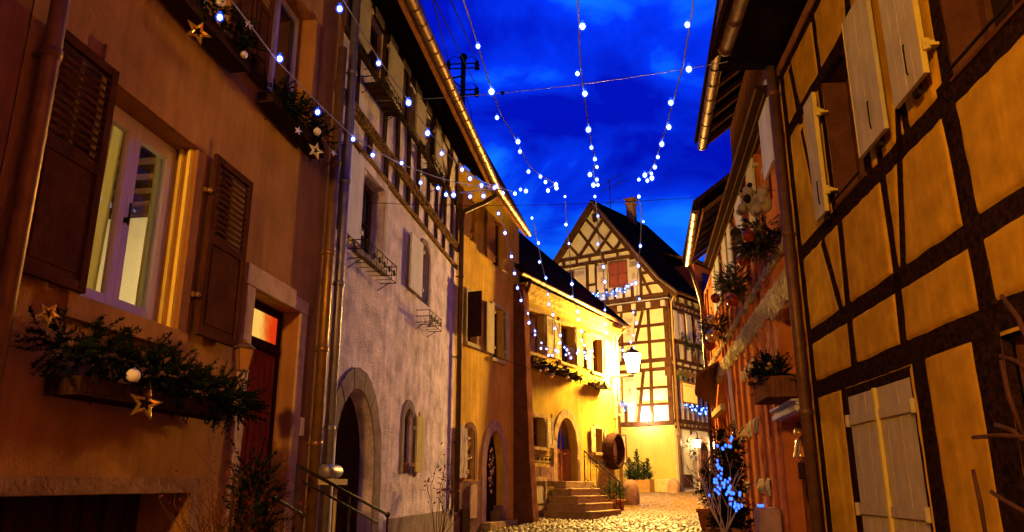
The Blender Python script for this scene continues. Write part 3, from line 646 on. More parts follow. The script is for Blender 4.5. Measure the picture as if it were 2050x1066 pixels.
def ornament(kind, label, fac, c, R, mat, ang=0, ring=False, string=.12, yaw=0):
    mb = MB()
    if kind == 'star': mb.star((0, 0, 0), R, R * .42, R * .16, ang, ring); nm, cat = 'star_ornament', 'star'
    else: mb.sph((0, 0, 0), R, 16, 10); mb.lathe((0, 0, R * .97), [(R * .2, 0), (R * .2, R * .22)], 8); nm, cat = 'bauble', 'bauble'
    if yaw:
        a = math.radians(yaw); mb.v = [(p[0] * math.cos(a) - p[1] * math.sin(a), p[0] * math.sin(a) + p[1] * math.cos(a), p[2]) for p in mb.v]
    mb.v = [(p[0] + c[0], p[1] + c[1], p[2] + c[2]) for p in mb.v]
    o = thing(nm, label, cat, fac, c[0], c[1], c[2] , 'hanging ornaments')
    mb.build('body', mat, o, smooth=(kind != 'star'))
    if string: x = MB(); x.tube([(c[0], c[1], c[2] + R * .9), (c[0], c[1], c[2] + R * .9 + string)], .002, 4); x.build('string', 'wire', o)
    return o
def on(fac, x, y, n):
    u, z = fac.uz(x, y, n); return (u, n, z)
ornament('star', 'large open gold star hanging below the long garland', H1, on(H1, 291, 808, .40), .125, 'gold', .18, True, .12, 35)
ornament('ball', 'white bauble on the long garland beside the gold star', H1, on(H1, 267, 752, .44), .045, 'bauble_w', string=.05)
ornament('star', 'gold star half hidden at the left end of the long garland', H1, on(H1, 98, 628, .36), .075, 'gold', .5, True, .03, 30)
ornament('star', 'gold star hanging from the top left window box', H1, on(H1, 396, 64, .40), .115, 'gold', .3, True, .1, 35)
ornament('star', 'small pale star in the top left sprigs', H1, on(H1, 498, 50, .40), .048, 'bauble_s', .1, False, .03, 35)
ornament('ball', 'narrow silver bauble low in the top left sprigs', H1, on(H1, 489, 110, .40), .032, 'bauble_s', string=.03)
ornament('ball', 'white bauble at the top edge above the gold star', H1, on(H1, 441, 3, .40), .042, 'bauble_w', string=.03)
ornament('star', 'small pale star on the upper window box by the downpipes', H1, on(H1, 597, 262, .40), .05, 'bauble_s', .2, False, .03, 35)
ornament('star', 'large open silver star hanging from the upper box by the downpipes', H1, on(H1, 632, 302, .42), .105, 'bauble_s', .2, True, .06, 35)
ornament('ball', 'white bauble on the upper box by the downpipes', H1, on(H1, 635, 264, .42), .042, 'bauble_w', string=.03)
ornament('star', 'small silver star at the far end of the upper box by the downpipes', H1, on(H1, 668, 306, .40), .05, 'bauble_s', .6, False, .05, 35)
# stair railings
def railing(label, lines, r, posts, group='stair railings'):
    c = lines[0][0]; t = thing('stair_railing', label, 'railing', H1, c[0], c[1], 0, group)
    for i, (a, b_) in enumerate(lines):
        x = MB(); x.tube([a, b_], r if i == 0 else r * .7, 8)
        if i == 0: x.sph(b_, r * 1.9, 10, 8)
        x.build('handrail' if i == 0 else 'lower_rail', 'iron', t, smooth=True)
    for p in posts: x = MB(); x.tube([(p[0], p[1], p[2]), (p[0], p[1], .1)], r * .8, 8); x.build('post', 'iron', t, smooth=True)
    return t
a, b_ = on(H1, 596, 932, .98), on(H1, 776, 1031, .98); a2, b2 = on(H1, 608, 966, .98), on(H1, 756, 1047, .98)
railing('dark iron stair railing with an end knob before the arched gateway', [(a, b_), (a2, b2)], .016, [a, tuple((Vector(a) + Vector(b_)) / 2), b_])
a, b_ = on(H1, 470, 950, 1.05), on(H1, 606, 1031, 1.05); a2, b2 = on(H1, 452, 972, 1.05), on(H1, 540, 1022, 1.05)
railing('dark iron stair railing behind the dry shrub', [(a, b_), (a2, b2)], .014, [a, b_])
# dry shrub and small fir in the left foreground
p = on(H1, 490, 1030, 1.22)
t = thing('potted_shrub', 'dry reddish shrub with a dark fir tip in the left foreground by the railing', 'plant', H1, p[0], p[1], .1)
x = MB(); tp = twigs(x, (p[0], p[1], .95), .62, 26, .38, .006, 2, .25); tp += twigs(x, (p[0] - .18, p[1], .9), .7, 16, .3, .006, 2, .25); x.build('stems', 'twig', t)
x = MB(); leaves(x, tp, 700, .035, .014); x.build('foliage', 'leaf_r', t)
x = MB(); fir_mass(x, [(p[0] - .05, p[1] + .1, 1.25), (p[0] - .08, p[1] + .1, 1.85)], .13, 150, .14, 30, .035, .006, (0, 0, .6)); fir_mass(x, [(p[0] - .3, p[1], 1.0), (p[0] + .4, p[1], 1.0)], .22, 200, .16, 28, .04, .006, (0, 0, .5)); x.build('foliage', 'fir', t)
x = MB(); x.lathe((p[0] - .1, p[1], .1), [(.22, 0), (.32, .75), (.35, .75), (.35, .82), (.30, .82), (.29, .74)], 16); x.build('pot', 'terra', t, smooth=True)

# ------------------------------------------------------------------ HOUSE 2 (pale plaster, timbered top floor)
EZ = 8.3                                             # eave height shared by houses 2 and 3
h2 = thing('town_house', 'pale lilac plaster house with arched gateway and timbered top floor', 'house', H2, 3.6, 0, .4)
ho = []
w3 = window(h2, ho, .96, 2.02, 4.95, 6.22, d=.18, nx=2, nz=2, sill='stone_g', sur='pl_h2', surw=.12)
shutter(w3, .16, .88, 4.98, 6.25, .05, 'panel', 'shut_w', hinge=1); shutter(w3, 2.05, 2.09, 4.98, 6.22, .03, 'panel', 'shut_w', hinge=-1)  # narrow right-hand leaf is a pale strip standing for the lit reveal edge
w4 = window(h2, ho, 4.30, 4.86, 5.0, 6.1, d=.16, nx=1, nz=2, sur='stone_g', surw=.12, arch=5.9)
shutter(w4, 3.42, 4.18, 5.0, 6.0, .05, 'panel', 'shut_w', hinge=1)
w5 = window(h2, ho, .84, 1.70, 7.93, 8.85, d=.12, nx=2, nz=2); shutter(w5, .12, .78, 7.93, 8.8, .06, 'panel', 'shut_h2_shade', hinge=1); shutter(w5, 1.76, 2.5, 7.93, 8.75, .06, 'panel', 'shut_h2_shade', hinge=-1)
w6 = window(h2, ho, 4.10, 4.80, 7.93, 8.75, d=.12, nx=2, nz=2); shutter(w6, 3.40, 4.04, 7.93, 8.7, .06, 'panel', 'shut_h2_shade', hinge=1); shutter(w6, 4.86, 5.4, 7.93, 8.7, .06, 'panel', 'shut_h2_shade', hinge=-1)
ws = window(h2, ho, 3.62, 4.12, 1.92, 2.98, d=.09, nx=2, nz=2, sur='stone_g', surw=.16, arch=2.78)
shutter(ws, 4.20, 4.68, 1.95, 2.80, .04, 'plank', 'shut_y', arch=.18, hinge=-1)
x = MB(); x.lathe((3.85, -.03, 1.925), [(.05, 0), (.075, .14), (.085, .14), (.08, .17)], 12); x.build('flower_pot', 'terra', ws, smooth=True)
# arched gateway
ho.append((.50, 2.16, .1, 3.02, .22, 1.95))
x = MB(); o_ = [(.50, .1)] + arc_pts(.50, 2.16, 1.95, 3.02) + [(2.16, .1)]; x.prism(o_, -.27, -.21)
for i in range(6): u = .55 + i * .27; x.box(u, u + .05, -.21, -.19, .2, 2.05 + (.6 if 1 < i < 5 else .1))
gate = x.build('gate', 'wood_dk', h2)
x = MB(); x.box(.60, .95, -.20, -.185, 1.0, 2.55); x.build('pane', 'glass', gate)
x = MB(); x.box(.57, .60, -.21, -.15, .2, 2.5); x.box(.76, .79, -.21, -.15, .2, 2.6); x.box(.95, .99, -.21, -.14, .2, 2.65); x.build('glazing_bar', 'win_w', gate)
x = MB(); aw = .30
o2 = [(.50 - aw, .1)] + arc_pts(.50 - aw, 2.16 + aw, 1.95, 3.02 + aw) + [(2.16 + aw, .1)]
o2 = [(.2, .1), (.2, .8), (.2, 1.4)] + arc_pts(.2, 2.46, 1.95, 3.32) + [(2.46, 1.4), (2.46, .8), (2.46, .1)]; i2 = [(.498, .1), (.498, .8), (.498, 1.4)] + arc_pts(.498, 2.162, 1.95, 3.022) + [(2.162, 1.4), (2.162, .8), (2.162, .1)]
for k in range(len(o2) - 1): x.prism([o2[k], o2[k + 1], i2[k + 1], i2[k]], -.02, .022 + .006 * (k % 2))
x.build('arch_stone', 'stone_g', gate, bevel=.006)
wall(h2, H2, .0, 7.30, -.2, 9.0, ho, 'pl_h2', back=5)
# plaster infill skin of the timbered top floor is the wall itself; timbers stand proud
tb = MB(); i = 0
def TB(mb, p, q, w, k=[0]):
    k[0] += 1; mb.beam(p, q, w, -.02, .028 + .0021 * (k[0] % 9))
for z, w in ((7.86, .11), (8.90, .15)): TB(tb, (0, z), (7.25, z), w)
for u in (.42, 1.23, 2.03, 2.63, 3.29, 3.86, 4.59, 5.32, 5.99, 6.7): TB(tb, (u, 6.44), (u, 6.78), .15)
for u in (.56, 1.86, 2.58, 3.25, 3.88, 4.68, 5.32, 6.04, 6.7, 7.18): TB(tb, (u, 6.94), (u + random.uniform(-.04, .04), 7.81), .13)
for u in (.08, .80, 1.73, 3.0, 4.06, 4.84, 5.6, 6.3, 7.1): TB(tb, (u, 7.91), (u, 8.83), .11)
TB(tb, (5.62, 6.94), (5.9, 7.81), .09); TB(tb, (6.1, 7.9), (6.6, 8.83), .1)
tb.build('timber_frame', 'timber_h2', h2)
x = MB(); x.beam((0, 6.86), (7.25, 6.86), .17, -.02, .07); x.beam((0, 6.40), (7.25, 6.40), .08, -.02, .05)
for i in range(60): x.box(.1 + i * .118, .16 + i * .118, .06, .088, 6.81, 6.90)
x.build('carved_beam', 'carved', h2)
x = MB()
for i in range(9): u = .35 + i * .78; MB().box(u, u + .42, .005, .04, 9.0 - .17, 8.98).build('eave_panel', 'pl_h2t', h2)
# eaves over houses 2 and 3: one straight run of soffit, fascia, gutter and roof
END = H2.inv(H3.w(3.55, .42, 0)); E3 = (END[0], END[1]); MID = (7.4, .92)
def eave_strip(mb, n_off0, z_a, n_off1, z_b, th, u0=-.1):
    secs = [(u0, .92), MID, E3]
    wallp = [(u0, 0), (7.3, 0), (H2.inv(H3.w(3.7, 0, 0))[0], H2.inv(H3.w(3.7, 0, 0))[1])]
    for k in range(2):
        v = []
        for (su, sn), (wu, wn) in (((secs[k]), wallp[k]), ((secs[k + 1]), wallp[k + 1])):
            for f_, z in ((n_off0, z_a), (n_off1, z_b)):
                pu, pn = su + (wu - su) * f_, sn + (wn - sn) * f_; v += [(pu, pn, z), (pu, pn, z + th)]
        mb.add(v, [(0, 1, 3, 2), (4, 6, 7, 5), (0, 4, 5, 1), (2, 3, 7, 6), (1, 5, 7, 3), (0, 2, 6, 4)])
    return mb
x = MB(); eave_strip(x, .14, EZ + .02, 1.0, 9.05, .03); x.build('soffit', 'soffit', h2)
x = MB(); eave_strip(x, .12, EZ - .10, .17, EZ - .09, .2); x.build('fascia', 'board_or', h2)
x = MB(); eave_strip(x, -.02, EZ + .1, 5.5, 12.6, .08)
x.build('roof', 'tiles', h2, uvfn=lambda u, n, z: (u, n * 1.3))
gutter(h2, [(-.1, .92, EZ), (MID[0], MID[1], EZ), (E3[0] + .05, E3[1] + .02, EZ)], .085, 'brass', .40)
downpipe(h2, [(.06, .13, 8.5), (.06, .13, .3)], .06, 'zinc', (2.4, 4.2, 5.6, 7.2))
downpipe(h2, [(7.5, .86, 8.2), (7.42, .6, 8.0), (7.26, .16, 7.75), (7.22, .12, 7.5), (7.22, .12, 1.2)], .055, 'pipe_dk', (2.6, 4.4, 6.2, 1.6))
x = MB(); x.box(2.9, 7.28, .0, .05, .0, 1.25); x.build('plinth', 'stone_g', h2, bevel=.01)
x = MB(); x.box(.32, .44, .0, .012, 3.08, 3.24); tag(x.build('number_plate', 'plate_w', None, H2, (.38, 0, 3.16)), 'small ivory plate on the lilac wall left of the gateway arch', 'plate')
def flower_basket(label, fac, u0, u1, n0, n1, z0, z1, mat='iron', plants=0, solid=False):
    t = thing('flower_basket', label, 'flower basket', fac, (u0 + u1) / 2, 0, z0, 'window flower baskets')
    x = MB(); r = .007
    for z in (z0, (z0 + z1) / 2, z1): x.tube([(u0, n0, z), (u0, n1, z), (u1, n1, z), (u1, n0, z)], r, 5)
    k = max(3, int((u1 - u0) / .22))
    for i in range(k + 1): u = u0 + (u1 - u0) * i / k; x.tube([(u, n1, z1), (u, n1, z0), (u, n0, z0)], r * .8, 5)
    for i in range(k): u = u0 + (u1 - u0) * (i + .5) / k; x.lathe((u, n1 + .002, (z0 + z1) / 2), [(.05, -.004), (.05, .004), (.04, .004), (.04, -.004)], 10, 'n')
    x.tube([(u0 + .05, .0, z0 - .12), (u0 + .05, n1 * .7, z0)], r, 5); x.tube([(u1 - .05, .0, z0 - .12), (u1 - .05, n1 * .7, z0)], r, 5)
    x.build('frame', mat, t)
    if solid: x = MB(); x.box(u0 + .02, u1 - .02, n0 + .01, n1 - .02, z0 + .008, z0 + .03); x.build('board', 'wood_dk', t)
    if plants:
        x = MB(); tp = twigs(x, ((u0 + u1) / 2, (n0 + n1) / 2, z0), .18, plants, .9, .005, 1, .3); x.build('stems', 'twig', t)
    return t
flower_basket('empty iron flower basket under the white-shuttered window of the lilac wall', H2, .60, 2.0, .02, .27, 4.70, 4.96)
flower_basket('small iron flower basket with withered stems under the narrow arched upper window', H2, 4.05, 4.95, .02, .27, 4.52, 4.74, plants=9)
flower_basket('boarded flower basket high under the first timbered window', H2, .75, 1.85, .03, .30, 7.42, 7.66, solid=True)
flower_basket('boarded flower basket high under the far timbered window of the lilac house', H2, 4.0, 4.9, .03, .30, 7.42, 7.66, solid=True)
x = MB(); p = on(H2, 662, 944, .25); x.lathe((p[0], p[1], p[2]), [(.07, -.2), (.078, -.19), (.078, .19), (.07, .2)], 14, 'u'); t = thing('letter_tube', 'grey tube lying on a lit ledge before the gateway', 'tube', H2, p[0], p[1], p[2]); x.build('tube', 'zinc', t, smooth=True)
x = MB(); x.box(p[0] - .2, p[0] + .3, p[1] - .1, p[1] + .1, p[2] - .15, p[2] - .085); x.tube([(p[0] + .2, p[1], p[2] - .15), (p[0] + .2, p[1], .2)], .02, 8); x.build('ledge', 'shut_y', t)
# rose with red leaves in a stone trough before the lilac wall
p = on(H2, 880, 1045, .45); t = thing('rose_bush', 'thin rose bush with a few red leaves climbing by the dark downpipe', 'plant', H2, p[0], p[1], .4)
x = MB(); tp = twigs(x, (p[0], p[1], .75), 1.05, 9, .28, .008, 2, .18); x.build('stems', 'twig', t)
x = MB(); leaves(x, tp, 170, .06, .035); x.build('foliage', 'leaf_r', t)
x = MB(); x.box(p[0] - .45, p[0] + .45, p[1] - .2, p[1] + .2, .3, .80); x.build('trough', 'stone', t, bevel=.02)

# ------------------------------------------------------------------ HOUSE 3 (amber plaster)
h3 = thing('town_house', 'narrow amber plaster house with a dark half-open shutter and arched doorway', 'house', H3, 2, 0, .7)
ho = []
wa = window(h3, ho, .62, 1.16, 4.85, 6.0, d=.14, nx=1, nz=2, sur='shut_y', surw=.07, sill='shut_y'); shutter(wa, .24, .58, 4.95, 6.0, .03, 'panel', 'wood_dk', hinge=1, tilt=88)
wb = window(h3, ho, 2.12, 2.80, 4.72, 6.02, d=.16, nx=2, nz=2, sur='shut_y', surw=.06, sill='shut_y'); shutter(wb, 1.60, 2.06, 4.78, 6.0, .05, 'panel', 'shut_y', hinge=1); shutter(wb, 2.87, 3.10, 4.78, 6.0, .05, 'panel', 'shut_y', hinge=-1)
wu = window(h3, ho, .70, 1.15, 7.30, 8.35, d=.14, nx=1, nz=2); shutter(wu, .1, .66, 7.30, 8.35, .04, 'panel', 'wood', hinge=1); 
wv = window(h3, ho, 2.15, 2.85, 7.10, 8.35, d=.16, nx=2, nz=1); shutter(wv, 1.55, 2.1, 7.10, 8.3, .05, 'panel', 'wood', hinge=1)
wg = window(h3, ho, .68, 1.10, 1.85, 2.95, d=.16, nx=1, nz=2, sur='stone_dk', surw=.14, arch=2.75)
shutter(wg, .04, .60, 1.88, 2.86, .04, 'plank', 'shut_old', arch=.12, hinge=1)
ho.append((1.78, 2.92, .75, 2.98, .2, 2.05)); o_ = [(1.78, .75)] + arc_pts(1.78, 2.92, 2.05, 2.98) + [(2.92, .75)]
x = MB(); x.prism(o_, -.25, -.19); x.box(2.33, 2.36, -.19, -.17, .9, 2.8); dr = x.build('door', 'wood_dk', h3)
x = MB(); x.box(1.86, 2.28, -.188, -.175, 1.6, 2.6); x.build('pane', 'glass', dr)
x = MB(); o2 = [(1.52, .75), (1.52, 1.3)] + arc_pts(1.52, 3.16, 2.05, 3.24) + [(3.16, 1.3), (3.16, .75)]; i2 = [(1.778, .75), (1.778, 1.3)] + arc_pts(1.778, 2.922, 2.05, 2.982) + [(2.922, 1.3), (2.922, .75)]
for k in range(len(o2) - 1): x.prism([o2[k], o2[k + 1], i2[k + 1], i2[k]], -.02, .03 + .005 * (k % 2))
x.build('arch_stone', 'stone', dr, bevel=.006); MB().box(1.5, 3.2, -.18, .25, .6, .93).build('threshold', 'stone_y', dr, bevel=.01)
wall(h3, H3, -.05, 4.02, .2, 9.0, ho, 'pl_h3', back=5)
x = MB(); x.box(.0, 1.50, .0, .035, .2, 1.83); x.build('plinth', 'stone_dk', h3, bevel=.008)
x = MB(); x.prism_u([(0, .4), (.55, .4), (.42, 2.5), (.32, 5.5), (.28, 6.9), (.0, 6.9)], 3.58, 3.99); x.build('buttress', 'buttress', h3, bevel=.01)
x = MB(); x.box(.36, .75, .036, .09, .55, 1.25); x.build('vent_grille', 'wood_dk', h3)
x = MB(); x.prism([(.75, 1.05), (1.1, 1.05), (1.12, 1.75), (.78, 1.75)], .05, .09); tag(x.build('leaning_board', 'stone', None, H3, (.9, .05, 1.05)), 'plain board fixed below the ground window of the amber house', 'board')
def tinsel(label, fac, c, h, w, n, mat='gold', mats2='fir'):
    t = thing('door_decoration', label, 'decoration', fac, c[0], c[1], c[2], 'glittering door decorations')
    x = MB(); fir_mass(x, [(c[0], c[1], c[2] - h * .1), (c[0], c[1], c[2] + h * .3)], w * .5, 18, .12, 20, .035, .004); x.build('foliage', mats2, t)
    for i in range(n): MB().sph((c[0] + random.gauss(0, w * .3), c[1] + .05 + random.uniform(0, .05), c[2] + random.uniform(-h / 2, h / 2)), random.uniform(.018, .035), 8, 6, (1, 1, random.uniform(.8, 2.2))).build('bauble', mat, t, smooth=True)
    return t
tinsel('gold baubles and fir hung on the arched door of the amber house', H3, (2.22, -.12, 2.05), 1.0, .28, 26)
tinsel('gold trinkets hung in the ground window of the amber house', H3, (.90, -.10, 2.35), .8, .2, 18)
x = MB(); x.box(2.45, 2.85, -.15, .10, .94, 1.15); x.box(2.5, 2.75, -.1, .05, 1.152, 1.27); t = thing('wooden_crate', 'small crates stacked on the threshold of the arched amber door', 'crate', H3, 2.6, -.2, .94); x.build('crates', 'stone_dk', t, bevel=.01)
# ------------------------------------------------------------------ HOUSE 4 (yellow, stone steps)
h4 = thing('town_house', 'bright yellow plaster house with louvred shutters, stone steps and a round-arched door', 'house', H4, 3.5, 0, .9)
ho = []; lp = dict(d=.2, nx=2, nz=2, sur='stone_y', surw=.09, sill='stone_y')
w = window(h4, ho, .56, 1.48, 5.25, 6.42, pane='lace', **lp); shutter(w, -.02, .45, 5.27, 6.42, .04, 'louvre', 'shut_y', hinge=1); shutter(w, 1.58, 2.03, 5.27, 6.42, .04, 'louvre', 'shut_y', hinge=-1)
w = window(h4, ho, 2.62, 3.56, 5.25, 6.42, pane='glass', **lp); shutter(w, 2.09, 2.51, 5.27, 6.42, .04, 'louvre', 'shut_y', hinge=1); shutter(w, 3.67, 4.12, 5.27, 6.42, .04, 'louvre', 'shut_y', hinge=-1)
w = window(h4, ho, 5.0, 5.9, 5.25, 6.42, pane='glass', **lp); shutter(w, 4.42, 4.89, 5.27, 6.42, .04, 'louvre', 'shut_y', hinge=1); shutter(w, 6.0, 6.46, 5.27, 6.42, .04, 'louvre', 'shut_y', hinge=-1)
w = window(h4, ho, .72, 1.42, 2.72, 3.5, **lp); shutter(w, .26, .62, 2.72, 3.52, .04, 'louvre', 'shut_y', hinge=1); shutter(w, 1.52, 1.88, 2.72, 3.52, .04, 'louvre', 'shut_y', hinge=-1)
w = window(h4, ho, 5.05, 5.62, 2.72, 3.46, **lp); shutter(w, 4.62, 4.95, 2.72, 3.48, .04, 'louvre', 'shut_y', hinge=1); shutter(w, 5.72, 6.04, 2.72, 3.48, .04, 'louvre', 'shut_y', hinge=-1)
ho.append((2.22, 3.62, 1.83, 3.62, .2, 2.75)); o_ = [(2.22, 1.83)] + arc_pts(2.22, 3.62, 2.75, 3.62) + [(3.62, 1.83)]
x = MB(); x.prism(o_, -.25, -.19); x.box(2.86, 2.94, -.19, -.16, 1.84, 3.55); x.box(2.25, 3.6, -.19, -.165, 2.62, 2.72); dr = x.build('door', 'wood', h4, bevel=.004)
x = MB(); x.prism([(2.32, 2.74), (2.84, 2.74), (2.84, 3.45), (2.6, 3.38), (2.4, 3.15)], -.192, -.182); x.prism([(2.96, 2.74), (3.5, 2.74), (3.42, 3.15), (3.2, 3.38), (2.96, 3.45)], -.192, -.182); x.build('pane', 'glass', dr)
for s_, u in ((1, 2.55), (-1, 3.26)):
    x = MB()
    for k in range(4): x.beam((u - .22, 1.95 + .15 * k), (u, 2.12 + .15 * k), .035, -.188, -.17 - .002 * k, 0); x.beam((u, 2.12 + .15 * k), (u + .22, 1.95 + .15 * k), .035, -.188, -.171 - .002 * k, 0)
    x.build('leaf_carving', 'wood', dr)
x = MB(); x.tube([(2.99, -.18, 2.6), (2.99, -.11, 2.6), (3.1, -.11, 2.6)], .012, 6); x.build('handle', 'brass', dr)
x = MB(); o2 = [(1.97, 1.83), (1.97, 2.3)] + arc_pts(1.97, 3.9, 2.75, 3.88) + [(3.9, 2.3), (3.9, 1.83)]; i2 = [(2.218, 1.83), (2.218, 2.3)] + arc_pts(2.218, 3.622, 2.75, 3.622) + [(3.622, 2.3), (3.622, 1.83)]
for k in range(len(o2) - 1): x.prism([o2[k], o2[k + 1], i2[k + 1], i2[k]], -.02, .03 + .006 * (k % 2))
x.build('arch_stone', 'stone_y', dr, bevel=.006)
wall(h4, H4, .0, 7.12, .3, 7.0, ho, 'pl_h4', back=4.5)
for j in range(4):                                   # rusticated base of squared blocks left of the steps
    z = .62 + j * .40; u = -.0
    while u < 1.95:
        w_ = min(random.uniform(.5, .8), 1.96 - u)
        if w_ > .1 and not (u < 1.42 and u + w_ > .66 and z < 1.8 and z + .38 > 1.2): MB().box(u + .006, u + w_ - .006, .0, .035 + random.uniform(0, .008), z + .006, z + .394).build('base_stone', 'stone_dk', h4, bevel=.008)
        u += w_
x = MB(); x.box(.62, .7, .0, .05, 1.2, 1.82); x.box(1.40, 1.48, .0, .05, 1.2, 1.82); x.box(.6, 1.5, .0, .055, 1.825, 1.93); x.box(.6, 1.5, .0, .06, 1.08, 1.195); sw = x.build('cellar_window', 'stone_y', h4, bevel=.005)
x = MB(); [x.box(.76 + .12 * k, .86 + .12 * k, .01, .03, 1.26, 1.70 + .02 * (k % 2)) for k in range(5)]; x.build('shutter', 'shut_y', sw)
x = MB()
for k in range(17):
    z = .55 + k * .37; l = .42 if k % 2 else .26; x.box(7.13 - l, 7.155, -.2, .03, z + .008, z + .362)
x.build('quoin', 'stone_y', h4, bevel=.008)
x = MB(); x.prism_u([(0, 6.66), (.05, 6.66), (.07, 6.74), (.14, 6.80), (.16, 6.88), (.26, 6.95), (.30, 7.04), (0, 7.04)], -.05, 7.35); x.build('cornice', 'cornice', h4)
x = MB(); x.add([(-.35, .42, 7.1), (7.5, .42, 7.1), (7.5, -4.2, 11.45), (-1.8, -4.2, 11.45)], [(0, 1, 2, 3)]); x.add([(-.35, .42, 7.18), (7.5, .42, 7.18), (7.5, -4.2, 11.55), (-1.8, -4.2, 11.55)], [(0, 1, 2, 3)])
x.add([(7.5, .42, 7.1), (7.5, .42, 7.18), (7.5, -4.2, 11.55), (7.5, -4.2, 11.45)], [(0, 1, 2, 3)]); x.add([(7.5, -4.2, 11.5), (-1.8, -4.2, 11.5), (-1.8, -8.5, 7.1), (7.5, -8.5, 7.1)], [(0, 1, 2, 3)])
x.build('roof', 'tiles', h4, uvfn=lambda u, n, z: (u, n * 1.4))
x = MB(); x.prism([(7.05, 7.02), (7.12, 7.02), (7.12, 7.03)], -.02, .0); x.add([(7.12, 0, 7.0), (7.12, -4.2, 11.4), (7.12, -8.4, 7.0)], [(0, 1, 2)]); x.build('gable_wall', 'pl_h4', h4)
gutter(h4, [(-.7, .44, 7.12), (7.45, .44, 7.12)], .075, 'brass', .55)
downpipe(h4, [(-.15, .44, 7.05), (-.13, .36, 6.86), (-.05, .16, 6.45), (.04, .10, 6.3), (.04, .10, 1.75), (.06, .12, 1.6), (.06, .12, 1.2)], .05, 'pipe_dk', (5.2, 3.6, 2.0))
downpipe(h4, [(7.2, .40, 7.0), (7.05, .1, 6.7), (7.05, .1, 1.2)], .035, 'shut_y', (5.6, 4.0))
# stone steps and their wrought railing
x = MB(); gz = .88
x.prism([(1.95, gz - .3), (3.95, gz - .3), (3.95, 1.828), (1.95, 1.828)], .035, .40)
for k in range(1, 5):
    z = 1.828 - .19 * k; l0, l1 = 1.95 - .17 * k, 3.90 - .16 * k; a, b_ = .40 + .27 * (k - 1), .40 + .27 * k
    x.box(l0, l1, .04, b_ - .03, gz - .3, z - .05); x.box(l0 - .02, l1 + .02, .042, b_, z - .05, z)
stp = x.build('steps', 'stone_y', h4, bevel=.012)
x = MB(); T = (3.95, .10, 2.72); Bm = (3.36, 1.42, 1.82); d = [b_ - a for a, b_ in zip(T, Bm)]
at_ = lambda k, dz=0: (T[0] + d[0] * k, T[1] + d[1] * k, T[2] + d[2] * k + dz)
x.tube([at_(0), at_(1)], .022, 8); x.tube([at_(0, -.14), at_(1, -.14)], .010, 6); x.tube([at_(0, -.78), at_(1, -.78)], .012, 6)
for k in (0, .18, .36, .72, .9, 1.0): x.tube([at_(k), at_(k, -.78 - (.12 if k in (0, 1.0) else 0))], .011 if k not in (0, 1.0) else .018, 6)
for s_ in (1, -1):
    x.tube([tuple(Vector(at_(.54, -.46)) + Vector((0, .09 * s_ * math.sin(a_) * (1 - a_ / 9), .16 * s_ - .13 * math.cos(a_) * s_ * (1 - a_ / 9)))) for a_ in np.linspace(0, 7, 22)], .008, 5)
x.build('railing', 'iron', stp)
flower_basket('iron flower basket under the left ground window of the yellow house', H4, .50, 1.45, .03, .22, 2.30, 2.48, 'iron')
flower_basket('iron flower basket under the right ground window, beside the cask hoop', H4, 4.7, 5.55, .03, .22, 2.28, 2.46, 'iron')
fl = dict(L=.15, needles=28, nl=.055, nw=.010)
garland('fir garland under the first upper window of the yellow house', H4, [(.05, .18, 4.98), (1.0, .20, 4.92), (1.9, .18, 4.90)], .13, 90, 'fir garlands on the yellow house', box=(.1, 1.8, .04, .24, 4.80, 4.93), **fl)
garland('fir garland under the middle upper window of the yellow house', H4, [(2.0, .18, 4.95), (2.8, .20, 4.90), (3.6, .18, 4.86)], .13, 90, 'fir garlands on the yellow house', box=(2.1, 3.5, .04, .24, 4.78, 4.90), **fl)
garland('short fir garland under the upper window nearest the lit street lamp', H4, [(4.4, .2, 4.88), (5.8, .2, 4.80)], .13, 70, 'fir garlands on the yellow house', box=(4.5, 5.7, .04, .24, 4.72, 4.84), **fl)
for x_, y_, lb in ((1081, 743, 'first gold bauble from the left under the yellow house garlands'), (1093, 740, 'second gold bauble from the left under the yellow house garlands'), (1103, 753, 'lowest gold bauble under the yellow house garlands'), (1135, 756, 'gold bauble hanging from the middle garland of the yellow house')):
    ornament('ball', lb, H4, on(H4, x_, y_, .26), .065, 'bauble_g', string=.12)
x = MB(); x.box(1.93, 2.0, 0, .012, 3.52, 3.66); tag(x.build('number_plate', 'stone_dk', None, H4, (1.96, 0, 3.6)), 'tiny dark number plate left of the round-arched yellow house door', 'plate')
# big cask hoop standing at the corner
t = thing('wine_cask', 'large round wooden cask front fixed to the corner of the yellow house', 'cask', H4, 6.1, .1, 2.8)
x = MB(); R = .55; cz = 2.78; cu = 6.10; prof = [(R, 0), (R + .05, .15), (R + .05, .22), (R, .38)]
k = 28; v = []
for r_, n_ in ((R, .03), (R + .04, .2), (R, .40), (R - .06, .40), (R - .06, .32), (R - .06, .03)):
    for j in range(k): a = 2 * PI * j / k; v.append((cu + r_ * math.cos(a), n_, cz + r_ * math.sin(a)))
x.add(v, [(i * k + j, i * k + (j + 1) % k, ((i + 1) % 6) * k + (j + 1) % k, ((i + 1) % 6) * k + j) for i in range(6) for j in range(k)]); x.build('staves', 'wood_dk', t)
x = MB(); x.lathe((cu, .12, cz), [(R - .062, -.02), (R - .062, .02)], 28, 'n'); x.build('head', 'shut_y', t)
x = MB(); x.box(cu - R + .05, cu + R - .05, .145, .18, cz - .32, cz - .26); x.box(cu - R + .06, cu + R - .06, .145, .175, cz - .18, cz - .13); x.sph((cu - .1, .2, cz - .24), .06, 8, 6); x.build('crossbar', 'wood', t)
